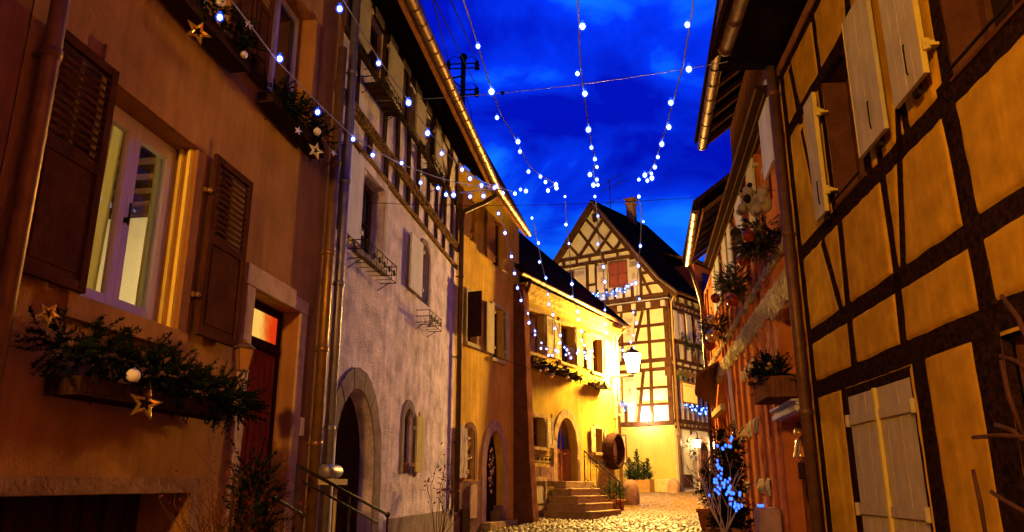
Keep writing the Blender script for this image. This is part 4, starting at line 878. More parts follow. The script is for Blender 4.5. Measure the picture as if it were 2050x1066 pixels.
# bush in a pot, corner stone
x0 = (4.35, .75); t = thing('potted_bush', 'dark spiky bush in a pot at the foot of the yellow house steps', 'plant', H4, x0[0], x0[1], 1.0)
x = MB(); fir_mass(x, [(x0[0], x0[1], 1.45), (x0[0] + .3, x0[1], 1.55), (x0[0] + .55, x0[1] - .05, 1.4)], .28, 130, .30, 26, .07, .006, (0, 0, .5)); x.build('foliage', 'leaf_g', t)
x = MB(); x.lathe((x0[0] + .3, x0[1], .85), [(.22, 0), (.3, .4), (.32, .4), (.32, .46), (.27, .46)], 14); x.build('pot', 'terra', t, smooth=True)
def rock(label, fac, u, n, z, w, d_, h, mat='stone_dk', name='corner_stone'):
    x = MB(); v = []; seg = 12
    prof = [(1, 0), (1.02, .3), (.95, .6), (.8, .85), (.45, .98), (.05, 1.0)]
    for r_, k in prof:
        for j in range(seg): a = 2 * PI * j / seg; q = r_ * (1 + random.uniform(-.07, .07)); ca, sa = math.cos(a), math.sin(a); sg = lambda c: math.copysign(abs(c) ** .6, c); v.append((u + w / 2 * q * sg(ca), n + d_ / 2 * q * sg(sa), z + h * k))
    x.add(v, [(i * seg + j, i * seg + (j + 1) % seg, (i + 1) * seg + (j + 1) % seg, (i + 1) * seg + j) for i in range(5) for j in range(seg)] + [tuple(5 * seg + j for j in range(seg))])
    return tag(x.build(name, mat, None, fac, (u, n, z), smooth=True), label, 'stone', 'corner guard stones')
rock('dark worn guard stone at the right corner of the yellow house', H4, 7.15, .35, .95, .5, .5, .95)
# street lamp on its arm
LU, LN, LZ = 6.62, .80, 5.36
t = lantern('street_lamp', 'lit street lamp glowing on an arm from the yellow house corner', H4, LU, LN, LZ, .84, 'lamp_far', 'iron', [(LU, .02, LZ - .12), (LU, .3, LZ - .10), (LU, LN, LZ - .12), (LU, LN, LZ)], True); t['category'] = 'street lamp'

# ------------------------------------------------------------------ FAR HOUSE (half-timbered gable across the end of the street)
fh = thing('half_timbered_house', 'tall half-timbered gabled house closing the end of the street', 'house', FG, 0, 0, 1.3)
def remap(mb, src, dst=FG): mb.v = [dst.inv(src.w(*p)) for p in mb.v]; return mb
def S(mb): return remap(mb, FS)
x = MB(); jet = .10
x.prism([(0, .9), (7.3, .9), (7.3, 9.5), (0, 9.5)], -.6, 0); x.prism([(0, 4.28), (7.3, 4.28), (7.3, 9.5), (0, 9.5)], -.4, .03)
x.prism([(-.12, 9.5), (7.4, 9.5), (7.4, 9.75), (3.47, 14.7), (-.12, 9.75)], -.5, jet); x.build('gable_wall', 'pl_fh', fh)
x = MB(); x.prism([(0.02, .9), (7.3, .9), (7.3, 4.15), (.02, 4.15)], -.1, .035); x.build('ground_storey', 'pl_fhb', fh)
x = MB(); x.box(.0, 10, -.6, 0, .9, 10.0); x.box(0, 10, -6, -5.5, .9, 10); S(x); x.build('side_wall', 'pl_fh', fh)
x = MB(); x.prism([(7.0, .9), (7.3, .9), (7.3, 9.6), (7.0, 9.6)], -9, -.6); x.build('rear_wall', 'pl_fh', fh)
tb = MB(); kk = [0]
def T2(p, q, w, n0=0.0, mb=None): kk[0] += 1; (mb or tb).beam(p, q, w * .86, n0 - .02, n0 + .05 + .0023 * (kk[0] % 11), .008, .5)
J = jet
for p, q in (((3.95, 14.25), (2.45, 12.35)), ((4.32, 13.7), (3.36, 12.33)), ((4.95, 13.15), (4.3, 12.35)), ((2.9, 14.1), (4.3, 12.35)), ((2.42, 13.5), (3.38, 12.32)), ((1.9, 12.95), (2.47, 12.35))): T2(p, q, .15, J)
T2((5.7, 12.3), (1.4, 12.3), .17, J); T2((5.9, 11.94), (1.2, 11.94), .16, J); T2((7.3, 9.92), (-.1, 9.92), .2, J)
for u in (5.15, 4.45, 3.75, 3.05, 2.3, 1.6): T2((u, 11.98), (u, 12.26), .14, J)
for u in (5.3, 3.9, 3.42, 2.90, 1.62, 1.18): T2((u, 10.0), (u, 11.9), .15, J)
for u in (2.5, 2.05): T2((u, 10.0), (u, 10.55), .12, J)
T2((1.55, 11.9), (.72, 10.0), .15, J); T2((1.2, 11.05), (.45, 11.05), .15, J); T2((1.2, 10.5), (-.05, 10.5), .14, J); T2((.04, 9.98), (.04, 10.5), .2, J)
T2((3.9, 10.85), (3.42, 10.85), .12, J); T2((5.3, 10.85), (3.9, 10.85), .12, J)
# first and second storeys
for z, w in ((8.60, .15), (7.87, .15), (7.02, .20), (6.62, .18), (5.82, .14), (5.10, .13), (4.30, .22)):
    T2((1.65, z) if z in (8.6, 5.82, 5.1) else (7.3, z), (.0, z), w, .03)
T2((.10, 4.35), (.10, 9.5), .24, .03); T2((.12, 6.3), (.12, 7.1), .36, .03)
for a, c in ((4.4, 6.55), (6.68, 6.98), (7.08, 9.35)): T2((1.0 if a < 6 else .93, a), (.92, c), .16, .03)
T2((2.2, 4.4), (2.2, 5.1), .15, .03); T2((1.62, 4.40), (1.28, 6.55), .15, .03); T2((1.20, 9.3), (1.60, 7.95), .15, .03); T2((2.25, 7.1), (2.25, 9.35), .14, .03); T2((1.55, 9.1), (1.55, 9.35), .12, .03); T2((2.9, 4.4), (2.9, 9.3), .15, .03); T2((1.45, 6.7), (1.45, 6.98), .12, .03)
tb.build('timber_frame', 'timber_fh', fh)
x = MB(); x.box(-.12, 7.4, -.02, .26, 9.32, 9.70); x.build('jetty_beam', 'timber_fh', fh, bevel=.01)
x = MB(); x.box(-.14, 7.4, -.02, .29, 9.705, 9.74)
for u in (.1, .8, 1.5, 2.2, 2.9): x.box(u - .1, u + .1, .2, .36, 9.36, 9.62)
x.build('jetty_trim', 'shut_fh', fh, bevel=.006)
fp = dict(hole=False, fr='win_b')
w = window(fh, [], 1.80, 2.76, 10.56, 11.78, base=J + .09, nx=2, nz=2, pane='blind_r', **fp)
shutter(w, 2.84, 3.36, 10.55, 11.72, J + .07, 'louvre_low', 'shut_fh', motif=True); shutter(w, 1.22, 1.74, 10.50, 11.75, J + .075, 'louvre_low', 'shut_fh', motif=True)
w = window(fh, [], 4.6, 5.2, 10.56, 11.7, base=J + .09, nx=1, nz=2, **fp); shutter(w, 3.98, 4.55, 10.6, 11.7, J + .07, 'louvre_low', 'shut_fh')
w = window(fh, [], 2.3, 2.95, 7.95, 9.1, base=.12, nx=2, nz=2, **fp); shutter(w, 1.62, 2.16, 7.95, 9.12, .10, 'louvre_low', 'shut_fh', motif=True)
w = window(fh, [], 2.3, 2.95, 5.25, 6.5, base=.12, nx=2, nz=2, pane='lace', **fp); shutter(w, 1.66, 2.22, 5.25, 6.5, .10, 'louvre_low', 'shut_fh', motif=True)
w = window(fh, [], 2.22, 2.9, 2.62, 3.85, base=.12, nx=2, nz=2, pane='lace', sur='stone', surw=.16, **fp)
# roof: gable, ridge and hipped end
Ap, Rr, Ll = FG.w(3.47, .35, 14.95), FG.w(-.55, .38, 9.9), FG.w(7.6, .35, 9.75); dv = Vector((FS.t[0], FS.t[1], 0))
Mid = Ap.lerp(Rr, .80) + Vector((0, 0, -.30)); Q = [Ap, Ap + dv * 5.2, Mid, Mid + dv * 8.2, Rr, Rr + dv * 9.5, Ll, Ll + dv * 9]
x = MB(); V = [FG.inv(q) for q in Q]; Vt = [(p[0], p[1], p[2] + .12) for p in V]
x.add(Vt + V, [(0, 1, 3, 2), (2, 3, 5, 4), (0, 6, 7, 1), (1, 7, 5, 3), (8, 10, 11, 9), (10, 12, 13, 11), (8, 9, 15, 14), (0, 2, 10, 8), (2, 4, 12, 10), (0, 8, 14, 6), (4, 5, 13, 12)])
rf = x.build('roof', 'tiles', fh, uvfn=lambda u, n, z: (n, z * 1.3))
x = MB(); g3 = lambda q: (FG.inv(q)[0], FG.inv(q)[2])
for a, c, w in ((Ap, Mid, .30), (Mid, Rr, .28), (Ap, Ll, .30)): (pu, pz), (qu, qz) = g3(a), g3(c); x.beam((pu, pz - .1), (qu, qz - .1), w, .28, .34 + .004 * w * 10)
x.build('barge_board', 'timber_fh', fh)
x = MB(); x.beam(g3(Ap), g3(Mid), .035, .36, .40, 0); x.beam(g3(Mid), g3(Rr), .035, .36, .402, 0); x.build('verge_trim', 'zinc', fh)
x = MB(); x.box(3.28, 3.48, J, J + .12, 13.95, 14.3); x.build('loft_hatch', 'wood_dk', fh)
# chimney, dormer
c = Ap + dv * 3.4; cu, cn, cz = FG.inv(c)
x = MB(); x.box(cu - .36, cu + .04, cn - .2, cn + .2, cz - 1.6, cz + .75); x.box(cu - .42, cu + .10, cn - .26, cn + .26, cz + .752, cz + .84); x.box(cu - .32, cu + .0, cn - .16, cn + .16, cz + .842, cz + 1.0); x.box(cu - .46, cu + .14, cn - .3, cn + .3, cz + 1.002, cz + 1.07); x.build('chimney', 'chim', rf, bevel=.01)
dm = MB(); dm.box(3.0, 5.4, -1.6, -.1, 10.2, 12.05); S(dm); dob = dm.build('dormer', 'dormer', fh)
dm = MB(); dm.add([(2.7, .25, 12.0), (5.7, .25, 12.0), (5.7, -3.2, 13.3), (2.7, -3.2, 13.3), (2.7, .25, 12.12), (5.7, .25, 12.12), (5.7, -3.2, 13.42), (2.7, -3.2, 13.42)], [(0, 1, 2, 3), (7, 6, 5, 4), (0, 4, 5, 1), (1, 5, 6, 2), (0, 3, 7, 4)]); S(dm); dm.build('dormer_roof', 'tiles', dob, uvfn=lambda u, n, z: (u, n * 1.2))
dm = MB(); dm.box(3.7, 4.6, -.09, -.05, 10.8, 11.7); S(dm); dm.build('dormer_window', 'glass', dob)
# side wall: timbers, windows, gutter
tb = MB(); kk = [0]
for z, w in ((9.63, .14), (9.36, .12), (7.86, .15), (7.03, .17), (6.76, .12), (4.38, .18), (4.12, .14)): T2((0, z), (9, z), w)
for u in (.05, .85, 1.6, 2.3, 3.0, 3.6, 4.4, 5.2): T2((u, 9.68), (u, 10.0), .12)
for u in (.3, .65, 1.0, 1.35, 1.7, 2.05, 2.4, 2.75, 3.1, 3.5): T2((u, 9.42), (u, 9.57), .08); T2((u, 4.18), (u, 4.3), .09)
for u in (.08, .42, 1.50, 2.2, 3.1, 3.9, 4.9): T2((u, 7.92), (u, 9.30), .13)
for u in (.3, 1.0, 1.7, 2.4, 3.0, 3.7): T2((u, 6.8), (u, 6.95), .1)
for u in (.08, .6, 1.25, 1.95, 2.5, 3.1): T2((u, 7.1), (u, 7.8), .11)
T2((1.7, 8.55), (2.3, 8.55), .12); T2((1.75, 8.7), (2.3, 7.1), .1)
for u in (.1, .5, .95, 1.4, 1.85, 2.3, 2.75, 3.2, 3.6): T2((u, 4.45), (u, 5.3), .09); T2((u, 5.3), (u, 6.7), .09)
S(tb); tb.build('timber_frame', 'timber_fh', fh)
for a, c, z0, z1, sh in ((.62, 1.35, 7.95, 9.25, ((.25, .58), (1.4, 1.9))), (2.34, 3.0, 7.95, 9.25, ((3.05, 3.5),))):
    x = MB(); x.box(a, c, .0, .06, z0, z1); S(x); w = x.build('window', 'win_b', fh)
    x = MB(); x.box(a + .07, (a + c) / 2 - .03, .06, .07, z0 + .07, z1 - .07); x.box((a + c) / 2 + .03, c - .07, .06, .07, z0 + .07, z1 - .07); S(x); x.build('pane', 'lace', w)
    for p, q in sh: x = MB(); x.box(p, q, .10, .14, z0, z1); S(x); x.build('shutter', 'shut_fh', w)
x = MB(); o_ = [(2.05, 1.4)] + arc_pts(2.05, 2.85, 3.0, 3.55) + [(2.85, 1.4)]; x.prism(o_, -.0, .06); S(x); dr = x.build('door', 'wood_dk', fh)
x = MB(); [x.box(2.15 + .17 * k, 2.2 + .17 * k, .06, .075, 1.6, 3.2) for k in range(4)]; S(x); x.build('leaf', 'wood', dr)
x = MB(); o2 = [(1.82, 1.4)] + arc_pts(1.82, 3.08, 3.0, 3.80) + [(3.08, 1.4)]; i2 = [(2.05, 1.4)] + arc_pts(2.05, 2.85, 3.0, 3.55) + [(2.85, 1.4)]
for k in range(len(o2) - 1): x.prism([o2[k], o2[k + 1], i2[k + 1], i2[k]], -.0, .085 + .005 * (k % 2))
S(x); x.build('arch_stone', 'stone', dr)
x = MB(); x.box(.55, 1.25, .0, .05, 1.62, 2.15); S(x); x.build('vent_grille', 'wood_dk', fh)
x = MB(); x.box(.22, .5, .0, .05, 2.6, 3.75); S(x); w = x.build('window', 'stone', fh); x = MB(); x.box(.27, .45, .05, .06, 2.68, 3.68); S(x); x.build('pane', 'lace', w)
x = MB(); x.box(.15, 2.6, .08, .13, 6.36, 6.58); S(x); x.build('name_board', 'wood_planter', fh, bevel=.006)
P2 = [FG.inv(FS.w(*p)) for p in ((-.1, .5, 10.0), (9, .5, 10.0))]; gutter(fh, P2, .085, 'copper', .6)
downpipe(fh, [FG.inv(FS.w(*p)) for p in ((.0, .5, 9.95), (.03, .3, 9.75), (.10, .11, 9.55), (.10, .11, 1.5))], .055, 'brass', (8.5, 6.0, 3.8))
# hanging sign, lanterns, planters by the far house
t = thing('hanging_sign', 'square yellow sign board hanging from the far timbered house', 'sign', FS, 0, .8, 5.1)
x = MB(); x.box(-.62, .62, .79, .82, 5.08, 5.86); x.build('board', 'sign_y', t)
x = MB(); x.box(-.70, .70, .78, .835, 5.862, 5.94); x.box(-.70, -.625, .785, .83, 5.02, 5.86); x.box(.625, .70, .785, .83, 5.02, 5.86); x.box(-.62, .62, .785, .83, 5.02, 5.078); x.build('frame', 'wood', t)
x = MB(); x.tube([(.5, .0, 6.1), (.5, .8, 6.1), (.5, .8, 5.93)], .015, 6); x.tube([(.5, .8, 6.1), (-.5, .8, 6.05), (-.5, .8, 5.93)], .012, 6); x.build('bracket', 'iron', t)
x = MB(); [x.box(-.5 + .16 * k, -.40 + .16 * k, .822, .824, 5.75, 5.785) for k in range(6)]; x.build('worn_lettering', 'wood_planter', t)
for u, lb in ((1.42, 'lit wall lantern left of the far arched doorway'), (3.12, 'lit wall lantern right of the far arched doorway')):
    lantern('wall_lantern', lb, FS, u, .30, 3.30, .42, 'lamp_door', 'iron', [(u, .0, 3.95), (u, .15, 4.0), (u, .30, 3.92), (u, .3, 3.72)], True)
garland('blue-lit tinsel garland below the gable window of the far house', FG, [(3.95, .32, 10.30), (3.0, .34, 10.15), (2.2, .34, 10.25), (1.5, .32, 10.55)], .13, 110, 'blue-lit garlands', 'tinsel_b', 'led_w', 30, L=.16, needles=16, nl=.06, nw=.007)
garland('blue-lit garland beside the lower shutter at the left edge of the far house', FG, [(2.75, .28, 5.12), (2.1, .28, 5.15)], .16, 60, 'blue-lit garlands', 'tinsel_b', 'led_w', 14, L=.16, needles=16, nl=.06, nw=.007)
garland('small blue-lit fir in the ground window at the left edge of the far house', FG, [(2.6, .22, 2.75), (2.45, .22, 3.05)], .12, 40, 'blue-lit garlands', 'tinsel_b', 'led_b', 10, L=.13, needles=16, nl=.05, nw=.007)
garland('long blue-lit garland over the arched doorway of the far house', FS, [(.1, .3, 5.12), (.9, .34, 4.95), (1.8, .34, 4.9), (2.6, .34, 4.95), (3.2, .3, 4.75)], .18, 120, 'blue-lit garlands', 'tinsel_b', 'led_w', 34, L=.18, needles=16, nl=.06, nw=.007)
garland('unlit fir bunch with gold stars under the upper side window of the far house', FS, [(.8, .2, 8.2), (1.0, .3, 7.75), (1.6, .3, 7.6)], .22, 70, 'fir bunches on the far house side', 'fir', None, 0, L=.2, needles=18, nl=.07, nw=.008)
garland('unlit fir bunch farther along the upper side of the far house', FS, [(2.6, .2, 7.9), (2.9, .3, 7.4)], .22, 50, 'fir bunches on the far house side', 'fir', None, 0, L=.2, needles=18, nl=.07, nw=.008)
garland('hanging fir sprig beside the small window by the far doorway', FS, [(.55, .2, 3.6), (.95, .25, 3.2), (1.0, .25, 2.7)], .18, 60, 'fir bunches on the far house side', 'fir', None, 0, L=.2, needles=18, nl=.07, nw=.008)
garland('yellow-green fir bunch hanging above the square sign', FS, [(.2, .3, 6.35), (.6, .35, 6.0)], .2, 50, 'fir bunches on the far house side', 'leaf_g', None, 0, L=.22, needles=18, nl=.07, nw=.008)
for q, r_, lb in (((.95, .45, 7.98), .17, 'gold star upper in the fir bunch under the far side window'), ((1.25, .5, 7.35), .2, 'gold star lower in the fir bunch under the far side window')): ornament('star', lb, FS, q, r_, 'gold', .3, False, .05)
x = MB(); x.tube([(1.12, .34, 4.46), (1.12, .10, 4.40)], .03, 8); t = thing('spotlight', 'small lit spotlight on the floor beam of the far house, washing the wall', 'spotlight', FG, 1.12, .3, 4.4); x.build('body', 'iron', t)
x = MB(); x.lathe((1.12, .36, 4.46), [(.06, 0), (.075, .06), (.06, .075)], 12); x.build('lens', 'spot', t)
def conifer(x, u, n, z, h, r):
    x.tube([(u, n, z), (u, n, z + h)], [.02, .006], 6)
    k = int(h / .09)
    for i in range(k):
        f_ = i / k; zz = z + h * (.05 + .93 * f_); rr = r * (1 - f_) ** .8 + .03
        for j in range(max(4, int(9 * (1 - f_)))):
            a = random.uniform(0, 2 * PI); x.needles((u, n, zz), (math.cos(a), math.sin(a), .55 + .4 * f_), rr * random.uniform(.7, 1.25), 34, .055, .011)
u0, u1 = 1.02, 2.12
t = thing('planter_box', 'wooden planter box with small firs before the far house wall', 'planter', FG, 1.57, .35, 1.4)
x = MB()
for k in range(3): x.box(u0, u1, .12 + .003 * k, .62 + .003 * k, 1.42 + .17 * k, 1.58 + .17 * k)
x.box(u0 - .02, u0 + .06, .1, .64, 1.42, 1.95); x.box(u1 - .06, u1 + .02, .1, .64, 1.42, 1.95); x.build('box', 'wood_planter', t, bevel=.008)
x = MB()
for u, h, r_ in ((1.15, .95, .36), (1.35, .8, .35), (1.6, 1.35, .4), (1.82, .8, .35), (2.02, 1.0, .36)): conifer(x, u, .38 + random.uniform(-.1, .1), 1.9, h, r_)
x.build('foliage', 'fir', t)
x = MB(); x.box(.33, .86, .05, .16, 1.40, 1.95); t = x.build('stone_slab', 'stone_y', None, FG, (.6, .1, 1.4), bevel=.02); tag(t, 'pale square stone slab leaning on the far house between planter and guard stone', 'slab')
rock('brown guard stone at the corner of the far house', FG, .05, .35, 1.30, .5, .45, .68, 'stone_dk')
t = thing('tv_antenna', 'thin television antenna above the far gable roof', 'antenna', FG, *FG.inv(Ap + dv * 1.7))
c0 = FG.inv(Ap + dv * 1.7); x = MB(); x.tube([(c0[0], c0[1], c0[2] - .3), (c0[0], c0[1], c0[2] + 1.7)], .02, 6); x.build('mast', 'wire', t)
x = MB()
for z, l in ((1.6, .9), (1.25, .8), (.45, .45)):
    x.tube([(c0[0] - l, c0[1], c0[2] + z + .25 * l), (c0[0] + l * .5, c0[1], c0[2] + z - .12 * l)], .014, 5)
    for k in range(5): q = -l + l * 1.4 * k / 4; x.tube([(c0[0] + q, c0[1] - .25, c0[2] + z - .25 * q), (c0[0] + q, c0[1] + .25, c0[2] + z - .25 * q)], .008, 4)
x.build('elements', 'wire', t)
# ------------------------------------------------------------------ NEAR RIGHT HOUSE (ochre infill, dark timbers)
nr = thing('half_timbered_house', 'ochre half-timbered house on the near right with pale plank shutters', 'house', NR, 6, 0, .3)
BE = []
def NB(p, q, w): BE.append((p, q, w * .90))
def c16(x, y): return NR.uz(1600 + .3753 * x, 400 + .3753 * y)
def c15(x, y): return NR.uz(1550 + .3754 * x, .3754 * y)
for z, w in ((2.79, .20), (3.40, .17), (4.42, .17), (6.02, .15), (6.86, .16)): NB((3.0, z), (9.02, z), w)
NB((8.93, .4), (8.93, 6.9), .16)
NB(c16(130, 220), c16(228, 575), .10); NB(c16(224, 120), c16(303, 900), .12)
NB(c15(560, 800), c16(522, 400), .13); NB(c16(522, 390), c16(565, 790), .15); NB(c15(664, 560), c16(560, 385), .10)
NB(c15(905, 440), c16(1015, 580), .22)
NB((7.98, .5), (7.98, 2.75), .12); NB((6.12, .5), (6.12, 2.75), .24); NB((5.06, .5), (5.06, 2.75), .36)
NB(c15(90, 360), c15(148, 650), .11); NB(c15(148, 690), c15(210, 1000), .10); NB(c15(208, 90), c15(248, 390), .12)
NB((7.60, 4.4), (7.60, 6.0), .12); NB((6.58, 4.4), (6.58, 6.0), .14); NB((5.72, 4.4), (5.72, 6.0), .1); NB((4.98, 4.4), (4.98, 6.0), .14); NB((3.9, 4.4), (3.9, 6.0), .14)
NB((6.6, 6.0), (6.4, 6.86), .12); NB((5.4, 6.0), (5.7, 6.86), .12); NB((4.4, 6.0), (4.4, 6.86), .14)
NB((3.3, 2.8), (3.3, 6.9), .22)
tb = MB()
for i, (p, q, w) in enumerate(BE): tb.beam(p, q, w + .015, -.06, .004 + .0023 * (i % 8), .009, .22)
tb.build('timber_frame', 'timber', nr)
holes_n = [(6.66, 7.53, 4.52, 5.94), (3.98, 4.90, 4.52, 5.94), (6.27, 7.91, .9, 2.68), (3.4, 4.88, .2, 2.66)]
# plaster panels: each pillows out a little between the timbers
UU = np.arange(3.3, 9.06, .024); ZZ = np.arange(.45, 7.0, .024); gu, gz_ = np.meshgrid(UU, ZZ); dm_ = np.full(gu.shape, 9.0)
for p, q, w in BE:
    p, q = np.array(p), np.array(q); d = q - p; L2 = d @ d; t_ = np.clip(((gu - p[0]) * d[0] + (gz_ - p[1]) * d[1]) / L2, 0, 1)
    dm_ = np.minimum(dm_, np.hypot(gu - p[0] - t_ * d[0], gz_ - p[1] - t_ * d[1]) - w / 2 - .004 * np.sin(gu * 23 + gz_ * 17))
k_ = np.clip(dm_ / .055, 0, 1); hh_ = -.012 + .032 * np.sqrt(np.clip(1 - (1 - k_) ** 2, 0, 1)) + .004 * np.sin(gu * 2.3 + 1) * np.sin(gz_ * 2.9) + .0022 * np.sin(gu * 11 + gz_ * 7) * np.sin(gz_ * 9 - gu * 4)
x = MB(); x.v = list(zip(gu.ravel().tolist(), hh_.ravel().tolist(), gz_.ravel().tolist())); nu = len(UU)
for j in range(len(ZZ) - 1):
    for i in range(nu - 1):
        cu, cz = UU[i] + .012, ZZ[j] + .012
        if any(h[0] < cu < h[1] and h[2] < cz < h[3] for h in holes_n): continue
        x.f.append((j * nu + i, j * nu + i + 1, (j + 1) * nu + i + 1, (j + 1) * nu + i))
pl_ = x.build('plaster_panels', 'pl_nr', nr, smooth=True)
x = MB(); x.box(-7, 3.3, -.3, .0, -.4, 7.0); x.box(-7, 9.0, -5, -4.6, -.4, 7); x.box(8.75, 9.0, -4.6, -.35, -.4, 7); x.build('wall', 'pl_nr', nr)
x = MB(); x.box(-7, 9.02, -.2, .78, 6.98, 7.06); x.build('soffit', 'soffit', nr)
x = MB(); x.prism_u([(.95, 6.95), (.95, 7.1), (-4, 11.5), (-4, 11.35)], -7, 8.75); x.build('roof', 'tiles', nr, uvfn=lambda u, n, z: (u, n * 1.35))
x = MB(); x.box(-7, 9.0, .02, .05, 6.86, 6.975); x.build('eave_board', 'board_or', nr, bevel=.005)
gutter(nr, [(-3, .80, 6.95), (8.45, .80, 6.95)], .085, 'copper', .62)
downpipe(nr, [(8.98, .13, 7.0), (8.98, .13, .3)], .062, 'copper', (2.55, 4.7, 6.6))
for (a, c, z0, z1) in holes_n[:2]:
    x = MB(); x.box(a, c, -.34, -.30, z0, z1); x.box(a, a + .09, -.30, -.24, z0, z1); x.box(c - .09, c, -.30, -.24, z0, z1); x.box(a + .09, c - .09, -.30, -.24, z1 - .09, z1); x.box(a + .09, c - .09, -.30, -.24, z0, z0 + .09); x.box((a + c) / 2 - .05, (a + c) / 2 + .05, -.30, -.23, z0 + .09, z1 - .09)
    x.box(a - .02, a, -.34, .0, z0, z1); x.box(c, c + .02, -.34, .0, z0, z1); x.box(a - .02, c + .02, -.34, .0, z1, z1 + .02); x.box(a - .02, c + .02, -.34, .03, z0 - .03, z0)
    w = x.build('window', 'win_b', nr, bevel=.004)
    x = MB(); x.box(a + .08, (a + c) / 2 - .04, -.295, -.285, z0 + .08, z1 - .08); x.box((a + c) / 2 + .04, c - .08, -.295, -.285, z0 + .08, z1 - .08); x.build('pane', 'glass', w)
    x = MB(); x.tube([(a + .02, .06, z0 + .03), (c - .02, .06, z0 + .03)], .012, 6); x.build('rail', 'iron', w)
    def plank(u0, u1, z0, z1, hinge):
        m_ = MB(); [m_.box(u0 + (u1 - u0) * k / 4 + .0012, u0 + (u1 - u0) * (k + 1) / 4 - .0012, .10, .138 - .0015 * (k % 2), z0, z1) for k in range(4)]; o = m_.build('shutter', 'shut_g', w, bevel=.004); h = u0 if hinge < 0 else u1
        m_ = MB(); m_.box(h - .012 if hinge < 0 else h + .001, h - .001 if hinge < 0 else h + .012, .098, .140, z0 + .002, z1 - .002); m_.build('lit_edge_strip', 'yel', w)  # yellow strip puts the lamplight on the shutter edge into its colour
        m_ = MB()
        for z in (z0 + .22, z1 - .25): m_ = MB(); m_.lathe((h - .03 * (1 if hinge < 0 else -1), .10, z), [(.025, -.045), (.03, -.04), (.03, .04), (.025, .045)], 10); m_.box(min(h, h - .06 * (1 if hinge < 0 else -1)), max(h, h - .06 * (1 if hinge < 0 else -1)), .05, .12, z - .02, z + .02); m_.box(h - .045, h + .02, .0, .08, z - .012, z + .012); m_.build('hinge', 'yel', w)
        m_ = MB(); m_.tube([((u0 + u1) / 2 - .05, .142, z0 + .12), ((u0 + u1) / 2 - .05, .15, z0 + .14), ((u0 + u1) / 2 - .05, .15, z0 + .36), ((u0 + u1) / 2 - .05, .142, z0 + .38)], .007, 6); m_.box((u0 + u1) / 2 - .07, (u0 + u1) / 2 + .02, .06, .10, z0 - .05, z0 + .06); m_.build('latch', 'iron', w)
    if a > 5: plank(7.50, 7.84, 4.46, 5.82, -1); plank(5.82, 6.42, 4.58, 5.96, 1)
    else: plank(5.04, 5.60, 4.64, 6.0, -1); plank(3.3, 3.84, 4.58, 6.0, 1)
# closed ground-floor shutters
x = MB(); x.box(6.27, 6.31, -.1, .02, .9, 2.68); x.box(7.87, 7.91, -.1, .02, .9, 2.68); x.box(6.31, 7.87, -.1, .015, 2.60, 2.68); w = x.build('window', 'timber', nr, bevel=.004)
for i, (a, c) in enumerate(((6.315, 7.085), (7.095, 7.865))):
    m_ = MB(); [m_.box(a + (c - a) * k / 5 + .001, a + (c - a) * (k + 1) / 5 - .001, -.03, .010 - .0015 * (k % 2), .95, 2.595) for k in range(5)]; o = m_.build('shutter', 'shut_g', w, bevel=.004)
    m_ = MB()
    for z in (2.36, 1.52): m_ = MB(); m_.box(a - .02 if i == 0 else a + .03, c - .03 if i == 0 else c + .02, .0105, .03, z - .045, z + .045); q = a - .02 if i == 0 else c + .02; m_.lathe((q, .03, z), [(.022, -.06), (.026, -.05), (.026, .05), (.022, .06)], 10); m_.build('strap_hinge', 'shut_g', w, bevel=.004)
x = MB(); x.box(7.06, 7.115, .0108, .045, .95, 2.595); x.build('astragal', 'yel', w, bevel=.006)
x = MB(); x.box(3.35, 4.90, -.14, -.08, .2, 2.66); [x.box(3.42 + .21 * k, 3.44 + .21 * k, -.08, -.066, .2, 2.6) for k in range(7)]; x.build('door', 'wood', nr, bevel=.004)
t = thing('twig_star', 'blurred pinkish twig star hanging against the dark door at the right edge', 'twig star', NR, 4.2, .6, 2.0); x = MB()
for (a, b_, c, d) in ((2005, 592, 2060, 690), (2005, 722, 2048, 870), (2003, 712, 2062, 745), (1948, 876, 2050, 874), (1993, 850, 2050, 882), (1948, 940, 1975, 1080), (1985, 985, 2060, 1030)):
    p, q = on(NR, a, b_, .75), on(NR, c, d, .75); x.tube([p, tuple((Vector(p) + Vector(q)) / 2 + Vector((0, random.uniform(-.02, .02), .006))), q], [.010, .012, .009], 7)
x.build('twigs', 'twig_star', t, smooth=True)

# ------------------------------------------------------------------ RUST HOUSE (right side, beyond the copper downpipe)
rr = thing('timbered_house', 'rust-coloured house with cream bands, beyond the copper downpipe on the right', 'house', RR, 5, 0, .5)
ho = []
for a, c, sh in ((.82, 1.70, ((.04, .78, 1), (1.75, 2.42, -1))), (4.05, 4.85, ((3.25, 4.0, 1), (4.9, 5.4, -1))), (6.4, 7.1, ((5.72, 6.35, 1), (7.15, 7.8, -1))), (8.7, 9.4, ((8.05, 8.65, 1),))):
    w = window(rr, ho, a, c, 5.62, 6.66, d=.16, nx=2, nz=2, fr='wood_rr')
    for p, q, h in sh: shutter(w, p, q, 5.60 if p > .5 else 5.86, 6.64 if p > .5 else 7.05, .05 if p > .5 else .07, 'panel', 'shut_w' if p > 2.5 or p < .5 else 'shut_g', hinge=h)
ho.append((.26, 1.50, 2.92, 4.0, .35, None)); ho.append((.34, 1.80, .2, 2.60, .28, None)); ho.append((8.4, 10.4, .6, 3.35, .5, None))
x = MB(); x.box(.26, 1.50, -.4, -.35, 2.92, 4.0); x.box(.85, .90, -.35, -.31, 2.95, 3.98); x.box(.29, .34, -.35, -.30, 2.95, 3.98); x.build('window_niche', 'wood_rr', rr)
